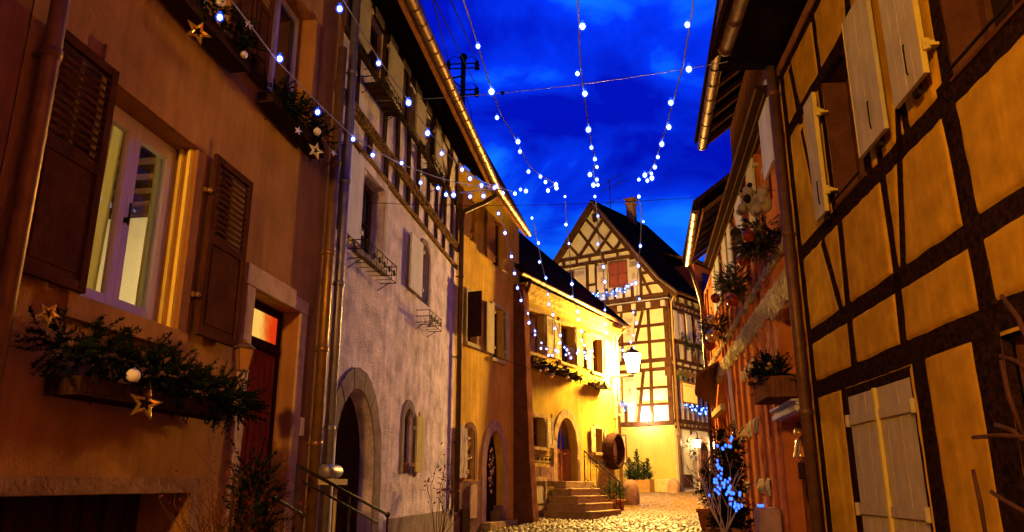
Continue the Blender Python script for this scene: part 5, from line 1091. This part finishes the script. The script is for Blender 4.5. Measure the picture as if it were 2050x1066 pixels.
x = MB(); x.box(.34, 1.80, -.33, -.27, .2, 2.60); [x.box(.36 + .24 * k, .385 + .24 * k, -.27, -.255, .2, 2.58) for k in range(6)]; x.box(1.72, 1.795, -.27, -.2, .2, 2.58); dr = x.build('door', 'wood_rr', rr, bevel=.004)
x = MB(); x.box(.24, 1.92, -.02, .10, 2.62, 2.69); x.box(.28, 1.88, -.02, .07, 2.70, 2.735); x.box(.26, 1.90, -.02, .13, 2.74, 2.77); x.build('lintel', 'shut_w', dr, bevel=.006)
x = MB(); x.box(8.4, 10.4, -.56, -.5, .6, 3.35); x.build('doorway', 'wood_dk', rr); x = MB(); x.box(8.3, 10.5, -.02, .14, 3.36, 3.5); x.build('doorway_lintel', 'shut_y', rr, bevel=.01)
wall(rr, RR, .02, 11.6, .0, 6.9, ho, 'pl_rr', back=4)
x = MB()
for i, u in enumerate((2.05, 2.75, 3.5, 4.4, 5.3, 6.05, 6.85, 7.6, 8.1, 10.75, 11.4)): x.beam((u, .3), (u + random.uniform(-.05, .05), 6.75), .15, -.02, .036 + .002 * (i % 3), .008)
for u in (.02, 1.72): x.beam((u + .1, 4.6), (u + .1, 6.75), .13, -.02, .036)
x.build('post', 'rust_post', rr)
def rough_band(mb, u0, u1, z, w, n1):
    k = int((u1 - u0) / .09); 
    up = [(u0 + (u1 - u0) * i / k, z + w / 2 + random.uniform(-.025, .02)) for i in range(k + 1)]; dn = [(u0 + (u1 - u0) * i / k, z - w / 2 + random.uniform(-.03, .025)) for i in range(k + 1)]
    v = []; 
    for i in range(k + 1):
        for f_ in (0, .33, .66, 1): v.append((up[i][0], n1 * (.55 if f_ in (0, 1) else 1) + random.uniform(-.012, .014), dn[i][1] + (up[i][1] - dn[i][1]) * f_))
        v.append((up[i][0], -.02, up[i][1])); v.append((up[i][0], -.02, dn[i][1]))
    f_ = []
    for i in range(k):
        a, c = 6 * i, 6 * i + 6
        for p, q in ((0, 1), (1, 2), (2, 3), (3, 4), (5, 0)): f_.append((a + p, a + q, c + q, c + p))
    mb.add(v, f_); return mb
x = MB(); rough_band(x, .05, 11.4, 4.78, .14, .06); rough_band(x, 1.55, 11.4, 4.30, .36, .07); rough_band(x, .05, 1.56, 4.24, .42, .072)
for a, c, z, w in ((3.6, 4.3, 3.72, .22), (4.5, 5.2, 3.70, .2), (3.6, 4.3, 2.72, .26), (4.5, 5.2, 2.70, .26), (5.42, 5.95, 2.68, .24), (6.2, 6.75, 2.66, .22), (3.0, 3.4, 1.72, .24), (3.6, 4.3, 1.72, .22), (5.4, 6.0, 1.70, .2)): rough_band(x, a, c, z, w, .045)
x.build('cream_band', 'cream_band', rr)
x = MB(); x.prism_u([(0, 6.70), (.06, 6.70), (.06, 6.76), (.14, 6.78), (.14, 6.84), (.24, 6.86), (.24, 6.93), (0, 6.93)], -.02, 8.7); x.build('cornice', 'wood_dk', rr)
x = MB(); x.box(-.02, 8.7, .24, .262, 6.86, 6.885); x.box(-.02, 8.7, .06, .075, 6.705, 6.722); x.box(-.02, 8.7, .14, .152, 6.785, 6.80); x.build('cornice_lit_edge', 'wood_planter', rr)  # paler strips paint the light caught along the cornice edges
# raised upper part with its own eaves, then the lower roof
x = MB(); x.box(.02, 4.25, -4, -.02, 6.95, 8.35); [x.box(.05 + .17 * k, .20 + .17 * k, -.02, .012, 6.95, 8.3) for k in range(25)]; x.build('upper_boarding', 'wood', rr)
def eave(u0, u1, ns, z, zw, name_mat='wood', slope=.75):
    x = MB(); x.add([(u0, ns - .06, z + .06), (u1, ns - .06, z + .06), (u1, -.4, z + .06 + (ns + .34) * slope), (u0, -.4, z + .06 + (ns + .34) * slope)], [(0, 1, 2, 3)]); x.build('soffit', 'soffit', rr)
    k = int((u1 - u0) / .55)
    for i in range(k + 1):
        x = MB(); u = u0 + .06 + (u1 - u0 - .16) * i / k; x.add([(u, ns - .08, z - .04), (u + .09, ns - .08, z - .04), (u + .09, -.2, z - .04 + (ns + .12) * slope), (u, -.2, z - .04 + (ns + .12) * slope), (u, ns - .08, z + .05), (u + .09, ns - .08, z + .05), (u + .09, -.2, z + .05 + (ns + .12) * slope), (u, -.2, z + .05 + (ns + .12) * slope)], [(0, 1, 2, 3), (0, 4, 5, 1), (1, 5, 6, 2), (3, 7, 4, 0)]); x.build('rafter', name_mat, rr)
    x = MB(); x.add([(u0 - .1, ns + .12, z + .07), (u1 + .1, ns + .12, z + .07), (u1 + .1, -4, z + .07 + (ns + 4.1) * slope), (u0 - .1, -4, z + .07 + (ns + 4.1) * slope), (u0 - .1, ns + .12, z + .17), (u1 + .1, ns + .12, z + .17), (u1 + .1, -4, z + .17 + (ns + 4.1) * slope), (u0 - .1, -4, z + .17 + (ns + 4.1) * slope)], [(0, 1, 2, 3), (7, 6, 5, 4), (0, 4, 5, 1), (1, 5, 6, 2), (0, 3, 7, 4)])
    x.build('roof', 'tiles', rr, uvfn=lambda u, n, z: (u, n * 1.3))
    x = MB(); x.box(u0, u1, ns - .085, ns - .06, z - .05, z + .05); x.build('fascia', 'board_or', rr)
eave(-1.6, 4.25, .56, 8.02, 8.3); gutter(rr, [(-1.6, .60, 8.02), (4.28, .54, 8.02)], .09, 'copper', .52)
eave(5.15, 9.1, .60, 7.02, 7.3, 'wood_planter'); gutter(rr, [(5.15, .68, 7.02), (9.1, .58, 7.02)], .085, 'brass', .52)
downpipe(rr, [(9.05, .58, 6.95), (9.05, .50, 6.8), (10.9, .2, 6.6), (11.5, .1, 6.45), (11.5, .1, .9)], .05, 'pipe_dk', (5, 3.4, 2))
x = MB(); V = [(8.9, .03, 4.52), (8.9, .58, 4.20), (10.5, .52, 3.98), (10.5, .03, 3.62)]; x.add(V + [(p[0], p[1], p[2] + .06) for p in V], [(0, 1, 2, 3), (7, 6, 5, 4), (0, 4, 5, 1), (1, 5, 6, 2), (2, 6, 7, 3), (3, 7, 4, 0)])
for k in range(5):
    f_ = .04 + .22 * k; p, q = Vector(V[0]).lerp(Vector(V[1]), f_), Vector(V[3]).lerp(Vector(V[2]), f_); x.tube([p - Vector((0, 0, .015)), q - Vector((0, 0, .015))], .028, 4)
x.build('canopy', 'wood', rr)
p, q = on(RR, 1459, 742, .25), on(RR, 1472, 868, .25); t = thing('flag_pole', 'slim white pole with a golden knot leaning on the rust house', 'pole', RR, q[0], q[1], q[2]); x = MB(); x.tube([p, q], [.03, .034], 8); x.build('shaft', 'shut_w', t, smooth=True); x = MB(); x.sph((q[0], q[1], q[2] - .06), .075, 10, 8, (1, 1, 1.5)); x.build('knot', 'gold', t, smooth=True)
# decorations of the rust house
def bunch(label, c, r_, n, group='fir bunches on the rust house'):
    t = thing('fir_bunch', label, 'fir bunch', RR, c[0], c[1], c[2], group); x = MB(); fir_mass(x, [(c[0] - .25, c[1], c[2]), (c[0] + .45, c[1], c[2] - .05)], r_, int(n * 2.2), .17, 32, .05, .008); x.build('foliage', 'fir_w', t); return t
bunch('frosted fir bunch with plush bears under the first upper window of the rust house', on(RR, 1516, 475, .30), .26, 120)
bunch('fir bunch with copper baubles, second along the rust house wall', on(RR, 1468, 565, .30), .30, 90)
bunch('fir bunch with gold baubles, farthest along the rust house wall', on(RR, 1432, 655, .30), .34, 90)
for x_, y_, r_, mt, lb in ((1498, 473, .085, 'bauble_r', 'copper red bauble directly below the plush bears'), (1487, 521, .085, 'bauble_r', 'copper red bauble on a cord between the two near fir bunches'), (1473, 467, .08, 'wood_dk', 'dark glossy bauble left of the plush bears'), (1467, 602, .10, 'bauble_r', 'copper red bauble under the second fir bunch'), (1446, 571, .075, 'bauble_g', 'gold bauble in the second fir bunch'), (1432, 598, .09, 'bauble_r', 'red-gold bauble left of the second fir bunch'), (1426, 673, .13, 'bauble_g', 'large gold bauble in the farthest fir bunch'), (1421, 691, .12, 'bauble_r', 'copper bauble lowest under the farthest fir bunch'), (1424, 640, .09, 'bauble_g', 'small gold bauble at the top of the farthest fir bunch')):
    ornament('ball', lb, RR, on(RR, x_, y_, .48), r_, mt, string=.1)
def bear(label, c, s_, panda=True):
    t = thing('plush_bear', label, 'plush bear', RR, c[0], c[1], c[2], 'plush bears'); x = MB()
    x.sph((c[0], c[1], c[2]), .13 * s_, 14, 10, (1, .9, 1.1)); x.sph((c[0], c[1] + .03 * s_, c[2] + .19 * s_), .115 * s_, 14, 10, (1.1, .95, .95)); x.sph((c[0], c[1] + .125 * s_, c[2] + .16 * s_), .05 * s_, 10, 8)
    for k in (-1, 1): x.sph((c[0] + k * .10 * s_, c[1] + .15 * s_, c[2] - .10 * s_), .062 * s_, 10, 8, (1, 1.3, 1.15))
    x.build('body', 'plush_w', t, smooth=True); pb = 'plush_b' if panda else 'plush_w'
    for k in (-1, 1):
        MB().sph((c[0] + k * .095 * s_, c[1], c[2] + .29 * s_), .045 * s_, 10, 8).build('ear', pb, t, smooth=True); MB().sph((c[0] + k * .045 * s_, c[1] + .125 * s_, c[2] + .205 * s_), .026 * s_, 8, 6, (1, .6, 1.3)).build('eye', 'plush_b', t, smooth=True)
        MB().sph((c[0] + k * .13 * s_, c[1] + .06 * s_, c[2] + .04 * s_), .05 * s_, 10, 8, (1, 1.2, 1.6)).build('arm', pb, t, smooth=True)
    MB().sph((c[0], c[1] + .17 * s_, c[2] + .175 * s_), .018 * s_, 8, 6).build('nose', 'plush_b', t, smooth=True)
bear('black and white plush panda sitting in the frosted fir, the left of the two bears', on(RR, 1502, 408, .45), .78)
bear('pale plush bear in the frosted fir, the right of the two bears', on(RR, 1531, 410, .40), .72, False)
c = (.75, .25, 2.80); t = thing('fir_box', 'rustic crate of fir sprigs and cones above the white door lintel', 'planter', RR, *c); x = MB(); x.box(.22, 1.25, .04, .06, 2.79, 3.05); x.box(.22, 1.25, .40, .42, 2.79, 3.05); x.box(.22, .24, .06, .40, 2.79, 3.05); x.box(1.23, 1.25, .06, .40, 2.79, 3.05); x.box(.24, 1.23, .06, .40, 2.79, 2.82); x.build('box', 'wood', t, bevel=.005)
x = MB(); fir_mass(x, [(.3, .25, 3.08), (.75, .28, 3.2), (1.2, .25, 3.08)], .2, 260, .2, 32, .045, .007, (0, .3, .45)); x.build('foliage', 'fir', t)
x = MB(); tp = twigs(x, (.75, .25, 3.1), .7, 10, .35, .004, 1, .15); x.build('stems', 'twig_pale', t)
for i in range(14): MB().sph((random.uniform(.25, 1.2), random.uniform(.3, .46), random.uniform(3.0, 3.25)), random.uniform(.025, .04), 8, 6, (1, 1, 1.3)).build('bauble', 'bauble_g', t, smooth=True)
c = on(RR, 1601, 890, .02); t = thing('door_bell_ornament', 'gilt bell ornament with a dark bow hanging on the red-brown door', 'ornament', RR, *c); x = MB(); x.lathe((c[0], c[1], c[2]), [(.10, -.16), (.085, -.13), (.06, -.02), (.045, .05), (.01, .08)], 14); x.sph((c[0], c[1], c[2] + .14), .06, 10, 8); x.sph((c[0], c[1], c[2] - .18), .03, 8, 6); x.build('bell', 'gold', t, smooth=True); x = MB(); x.box(c[0] - .10, c[0] + .10, c[1] - .03, c[1] + .03, c[2] - .42, c[2] - .22); x.build('tag', 'wood_dk', t)
c = on(RR, 1523, 1018, .12); t = thing('marker_light', 'small blue-lit box on a post at the foot of the rust house', 'light', RR, *c); MB().box(c[0] - .06, c[0] + .06, c[1] - .04, c[1] + .04, c[2] - .06, c[2] + .06).build('lens', 'led_b', t); x = MB(); x.box(c[0] - .03, c[0] + .03, c[1] - .03, c[1] + .03, .5, c[2] - .061); x.build('post', 'wood_dk', t)
x = MB(); x.box(2.3, 2.85, .02, .34, .3, 1.42); t = x.build('corner_stone', 'stone', None, RR, (2.6, .18, .45), bevel=.05); tag(t, 'squared stone block at the foot of the rust house below the blue-lit box', 'stone', 'corner guard stones')
# trees and bare branches with blue lights by the rust house
def leds(t, fac, pts, mat, r, c):
    first = None; pts = [tuple(q[k] + (random.gauss(0, .05) if i else 0) for k in range(3)) for q in pts for i in range(3)]
    for q in pts:
        loc = Vector((q[0] - c[0], fac.s * (q[1] - c[1]), q[2] - c[2]))
        if first is None: first = MB().sph((0, 0, 0), r, 8, 6, (1, 1, 1.5)).build('bulb', mat, t); first.data.transform(Matrix.Translation(Vector((c[0], fac.s * c[1], c[2])))); o = first
        else: o = dup(first, t)
        o.location = loc
c = (3.75, .62, .60); t = thing('potted_fir', 'tall potted fir with a garland tip before the rust house', 'tree', RR, *c); x = MB(); conifer(x, c[0], c[1], .95, 1.75, .42); fir_mass(x, [(3.3, .6, 1.0), (4.2, .55, 1.2)], .3, 230, .22, 30, .05, .009); fir_mass(x, [(3.75, .55, 1.2), (3.8, .5, 2.5)], .26, 330, .22, 30, .05, .009); x.build('foliage', 'fir', t)
x = MB(); x.lathe((c[0], c[1], .55), [(.26, 0), (.34, .45), (.37, .45), (.37, .53), (.3, .53)], 16); x.build('pot', 'terra', t, smooth=True)
leds(t, RR, [on(RR, a, b_, .85) for a, b_ in ((1463, 882), (1453, 892), (1446, 898), (1437, 930), (1438, 938))], M['led_b'], .015, c)
c = (3.2, .75, .5); t = thing('branch_pot', 'pot of pale bare branches hung with blue lights', 'plant', RR, *c); x = MB(); tp = twigs(x, (c[0], c[1], 1.0), .95, 11, .55, .010, 2, .2); x.build('branches', 'twig_pale', t)
x = MB(); x.lathe((c[0], c[1], .45), [(.22, 0), (.30, .45), (.33, .45), (.33, .55), (.27, .55)], 16); x.build('pot', 'terra', t, smooth=True)
leds(t, RR, [on(RR, a, b_, .85) for a, b_ in ((1438, 953), (1432, 966), (1443, 958), (1437, 975), (1450, 970), (1459, 978), (1464, 987), (1462, 974), (1436, 985), (1447, 968), (1465, 999), (1470, 1015), (1474, 1022), (1478, 1012), (1454, 990))], M['led_b'], .015, c)
c = (8.6, .42, .75); t = thing('potted_fir', 'low round fir behind the bare branches, near the lit far doorway', 'tree', RR, *c); x = MB(); fir_mass(x, [(c[0], c[1], 1.5), (c[0] + .4, c[1], 1.6), (c[0], c[1], 2.0)], .30, 200, .24, 28, .06, .011, (0, 0, .4)); x.build('foliage', 'fir', t); x = MB(); x.lathe((c[0] + .15, c[1], .7), [(.26, 0), (.34, .45), (.37, .45), (.37, .53), (.3, .53)], 16); x.build('pot', 'terra', t, smooth=True)
p, q = on(RR, 1400, 946, 1.05), on(RR, 1454, 870, .75); t = thing('garden_cane', 'thin golden cane slanting over the potted firs', 'cane', RR, *p); x = MB(); x.tube([p, q], .014, 7); x.build('rod', 'wood_planter', t)
rock('small pale stone at the kerb beside the potted trees', RR, 5.6, .95, .60, .8, .5, .25, 'snow', 'kerb_stone')

# ------------------------------------------------------------------ light strings over the street
def solve(px, py, zf):
    r = ray(px, py); y = 8.0
    for _ in range(60): y = y * .5 + .5 * (zf(y)) / (r[2] / r[1])
    k = y / r[1]; return Vector((r[0] * k, y, r[2] * k + EYE))
JK = None
def light_string(label, pts, zf, r=.022, group='light strings over the street', ends=()):
    P = [solve(x_, y_, zf) for x_, y_ in pts]; c = P[len(P) // 2]
    t = thing('light_string', label, 'light string', WF, c.x, c.y, c.z, group); FRc = FR[t]
    Q = sorted(P, key=lambda p: p.y); path = [Vector(e_) for e_ in ends[:1]] + Q + [Vector(e_) for e_ in ends[1:]]
    cord = []
    for i, p in enumerate(path):
        a = path[max(0, i - 1)]; b_ = path[min(len(path) - 1, i + 1)]; cord.append((a + p * 2 + b_) / 4 + Vector((0, 0, .035)))
    x = MB(); x.tube([tuple(p) for p in cord], .0065, 6); x.build('cord', 'sheath', t, smooth=True)
    first = None
    for p in P:
        s_ = random.uniform(.72, 1.12)
        if first is None:
            m_ = MB(); m_.sph((c.x, c.y, c.z), r, 10, 8, (1, 1, 1.15)); first = m_.build('bulb', 'bulb', t, smooth=True)
            m_ = MB(); m_.sph((c.x, c.y, c.z), r * 1.6, 12, 8, (1, 1, 1.15)); m_.lathe((c.x, c.y, c.z + r * 1.6), [(r * .6, 0), (r * .6, r * .8)], 8); fj = m_.build('halo_shell', 'halo_shell', first, smooth=True); o = first
        else:
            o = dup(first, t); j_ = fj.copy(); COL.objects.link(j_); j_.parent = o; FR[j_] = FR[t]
        o.location = p - c; o.scale = (s_,) * 3
    return t
z1 = lambda y: 3.80 - .30 * (4 * ((y - 2.6) / 7.2) * (1 - (y - 2.6) / 7.2) if 2.6 < y < 9.8 else 0)
z1b = lambda y: z1(y) - .0
S1 = [(440, 35), (560, 118), (636, 225), (707, 279), (746, 311), (804, 327), (842, 366), (877, 377), (893, 390), (908, 391), (941, 394), (968, 393), (990, 376), (1042, 380), (1053, 383)]
S2 = [(680, 18), (758, 127), (818, 206), (856, 267), (884, 308), (925, 340), (941, 358), (964, 372), (994, 374), (1007, 387), (1031, 388)]
S3 = [(957, 93), (984, 184), (995, 236), (1037, 284), (1041, 304), (1058, 344), (1082, 354), (1092, 365), (1097, 382), (1113, 370), (1114, 377)]
S4 = [(1166, 53), (1156, 148), (1171, 188), (1178, 260), (1184, 296), (1191, 319), (1195, 335), (1181, 350), (1195, 360), (1188, 371), (1197, 371)]
S5 = [(1376, 50), (1379, 139), (1343, 206), (1339, 255), (1325, 289), (1317, 315), (1311, 335), (1304, 348), (1305, 357), (1291, 351), (1296, 362), (1279, 360)]
e0 = lambda x_, y_: Vector((x_, y_, EYE + 3.8))
light_string('lowest left string of blue-white lights, sweeping past the ochre house upper window box', S1, lambda y: 3.62 - .0 * y + .02 * (y - 5), ends=(Vector((-2.2, 3.6, EYE + 3.75)),))
light_string('string of blue-white lights over the lilac house windows, second from the left', S2, lambda y: 3.72 + .02 * (y - 5), ends=(Vector((-1.6, 3.8, EYE + 3.9)),))
light_string('string of blue-white lights against the sky beside the roof pole, third from the left', S3, z1, ends=(Vector((-.55, 4.4, EYE + 3.78)),))
light_string('string of blue-white lights down the middle of the sky', S4, z1, ends=(Vector((.40, 4.4, EYE + 3.78)),))
light_string('string of blue-white lights at the right side of the sky by the eaves gutter', S5, z1, ends=(Vector((1.35, 4.3, EYE + 3.78)),))
zb = lambda y: 3.75 - .25 * (y - 9.6) / 11.2 - 1.1 * max(0, 4 * ((y - 9.6) / 11.2) * (1 - (y - 9.6) / 11.2)) if 9.6 < y < 20.8 else (3.75 if y <= 9.6 else 3.5)
G2 = 'lower light strings by the yellow house'
B1 = [(998, 428), (1011, 467), (1024, 514), (1030, 548), (1036, 577), (1043, 602), (1057, 628), (1059, 647), (1071, 663), (1071, 671), (1084, 687), (1083, 698), (1094, 699), (1098, 712), (1106, 712), (1113, 702), (1117, 705)]
B2 = [(1065, 437), (1078, 487), (1080, 525), (1093, 557), (1097, 590), (1099, 610), (1107, 631), (1111, 658), (1122, 672), (1121, 687), (1130, 696), (1135, 701), (1133, 711), (1139, 708), (1143, 717), (1155, 708), (1158, 703)]
B3 = [(1131, 394), (1133, 450), (1139, 488), (1145, 569), (1145, 595), (1156, 625), (1158, 640), (1165, 664), (1165, 683), (1170, 692), (1170, 706), (1172, 713), (1173, 718), (1186, 703)]
B4_ = [(1191, 394), (1197, 433), (1197, 489), (1208, 535), (1211, 565), (1211, 621), (1212, 650), (1214, 667), (1214, 684)]
B5 = [(1279, 394), (1288, 444), (1282, 493), (1278, 533), (1273, 567), (1280, 599), (1268, 626), (1274, 647), (1268, 672), (1263, 685), (1269, 697), (1247, 702), (1253, 710), (1261, 709), (1249, 715)]
for pts, lb in ((B1, 'dropping light string by the dark downpipe of the yellow house, leftmost of the lower ones'), (B2, 'dropping light string before the first upper window of the yellow house'), (B3, 'dropping light string before the middle upper window of the yellow house'), (B4_, 'short dropping light string before the dark roof edge and gable'), (B5, 'dropping light string before the far gable, ending over the street lamp')):
    light_string(lb, pts, zb, .018, G2)
def cable(label, a, b_, sag, r=.006, ball=None, n=16):
    a, b_ = Vector(a), Vector(b_); c = (a + b_) / 2; t = thing('cable', label, 'cable', WF, c.x, c.y, c.z, 'overhead cables'); x = MB()
    x.tube([tuple(a + (b_ - a) * (i / n) - Vector((0, 0, sag * 4 * (i / n) * (1 - i / n)))) for i in range(n + 1)], r, 5); x.build('wire', 'wire' if ball is None else 'zinc', t)
    if ball: k = ball; p = a + (b_ - a) * k - Vector((0, 0, sag * 4 * k * (1 - k))); x = MB(); x.sph(tuple(p), .03, 8, 6); x.build('weight', 'wire', t)
    return t
u_, z_ = H2.uz(745, 203); a = H2.w(u_, .0, z_); r_ = ray(1408, 124); k_ = 8.4 / r_[1]; cable('pale cable crossing the sky from the lilac house to the right eaves', a, (r_[0] * k_ + .3, 8.4, r_[2] * k_ + EYE), .10, .005, .42)
for i, (pts, d) in enumerate((((1053, 380), (1279, 358)), ((1117, 700), (1262, 690)))):
    pass
a = solve(1053, 380, lambda y: 3.72); b_ = solve(1281, 357, z1); cable('thin cross cable carrying the far ends of the upper light strings', H2.w(.9, 0, a.z + .15), RR.w(.4, 0, b_.z + .15), .12, .004)
a = H2.w(7.0, .3, 4.62); b_ = FG.w(2.0, .1, 6.2); cable('thin dark cable sagging across the amber and yellow house fronts', a, H4.w(6.6, .25, 4.75), .12, .008)
# ------------------------------------------------------------------ roof pole with insulators and wires
pk = ray(928, 116); yy = 21.0; T_ = Vector((pk[0] / pk[1] * yy, yy, pk[2] / pk[1] * yy + EYE))
t = thing('roof_pole', 'dark steel roof pole with cross arms and insulators above the left gutter', 'utility pole', WF, T_.x, T_.y, 10.2, None)
x = MB(); x.tube([(T_.x, T_.y, 9.8), (T_.x, T_.y, T_.z)], .075, 8); x.sph((T_.x, T_.y, T_.z + .02), .12, 10, 8); x.build('mast', 'wire', t)
for dz in (-.32, -1.22):
    x = MB(); z = T_.z + dz
    for k in (-.07, .09): x.tube([(T_.x - .5, T_.y, z + k), (T_.x + .42, T_.y, z + k + .05)], .022, 6)
    x.build('cross_arm', 'wire', t); x = MB()
    for k in (-.46, .42):
        x.lathe((T_.x + k, T_.y, z - .1), [(.05, 0), (.09, .05), (.05, .1), (.09, .16), (.05, .2), (.06, .28), (.02, .32)], 8)
    for k in (-.46, .42): x.tube([(T_.x + k, T_.y, z + .2), (T_.x + k * .6, T_.y, z + .38), (T_.x + k * .2, T_.y, z + .28)], .012, 5)
    x.build('insulator', 'wire', t)
x = MB(); x.tube([(T_.x - .5, T_.y, T_.z - .75), (T_.x, T_.y, T_.z - .62)], .03, 6); x.tube([(T_.x - .35, T_.y, T_.z - .72), (T_.x, T_.y, T_.z - 1.1)], .022, 6); x.tube([(T_.x, T_.y, T_.z - 2.1), (T_.x - .12, T_.y, T_.z - 2.35), (T_.x - .33, T_.y, T_.z - 2.3), (T_.x - .36, T_.y, T_.z - 2.1)], .025, 6); x.tube([(T_.x, T_.y, T_.z - 2.5), (T_.x + .15, T_.y, T_.z - 2.7), (T_.x + .33, T_.y, T_.z - 2.55), (T_.x + .33, T_.y, T_.z - 2.3)], .025, 6)
x.tube([(T_.x + .1, T_.y, T_.z - 1.3), (T_.x + .28, T_.y, T_.z - 1.9), (T_.x + .26, T_.y, T_.z - 3.1), (T_.x + .36, T_.y, T_.z - 5)], .012, 5); x.lathe((T_.x + .34, T_.y, T_.z - 3.9), [(.09, -.16), (.09, .16)], 8); x.tube([(T_.x + .5, T_.y, T_.z - 3.6), (T_.x + .48, T_.y, T_.z - 5.4)], .014, 5)
for k in (0, 1, 2): x.tube([(T_.x + .1, T_.y, T_.z - 4.1 - .35 * k), (T_.x + 1.0, T_.y, T_.z - 3.7 - .35 * k)], .009, 4)
x.build('fittings', 'wire', t)
for i, ((kx, dz), (ex, ey)) in enumerate((((-.46, -.1), (868, 0)), ((.42, -.1), (905, 0)), ((-.46, -1.0), (842, 0)), ((.42, -1.0), (873, 0)))):
    q = ray(ex, ey); k = 11.0 / q[1]; a = Vector((T_.x + kx, T_.y, T_.z + dz)); b_ = Vector((q[0] * k, 11.0, q[2] * k + EYE)); b_ = b_ + (b_ - a) * .6
    cable(('upper left', 'upper right', 'lower left', 'lower right')[i] + ' power line running from the roof pole towards the top of the sky', a, b_, .05, .012)
# ------------------------------------------------------------------ the hanging lamp over the street behind the viewer
q = tuple(H1.w(-7.0, 1.9, 5.7))
t = lantern('hanging_lamp', 'lit street lamp hung on a cable across the near street', WF, q[0], q[1], q[2] - .45, .6, 'lamp_near', 'iron', None, True); t['category'] = 'street lamp'
cable('cable carrying the near hanging street lamp', H1.w(-7, .5, 6.35), (2.4, -2.9, 6.35), .28, .01)
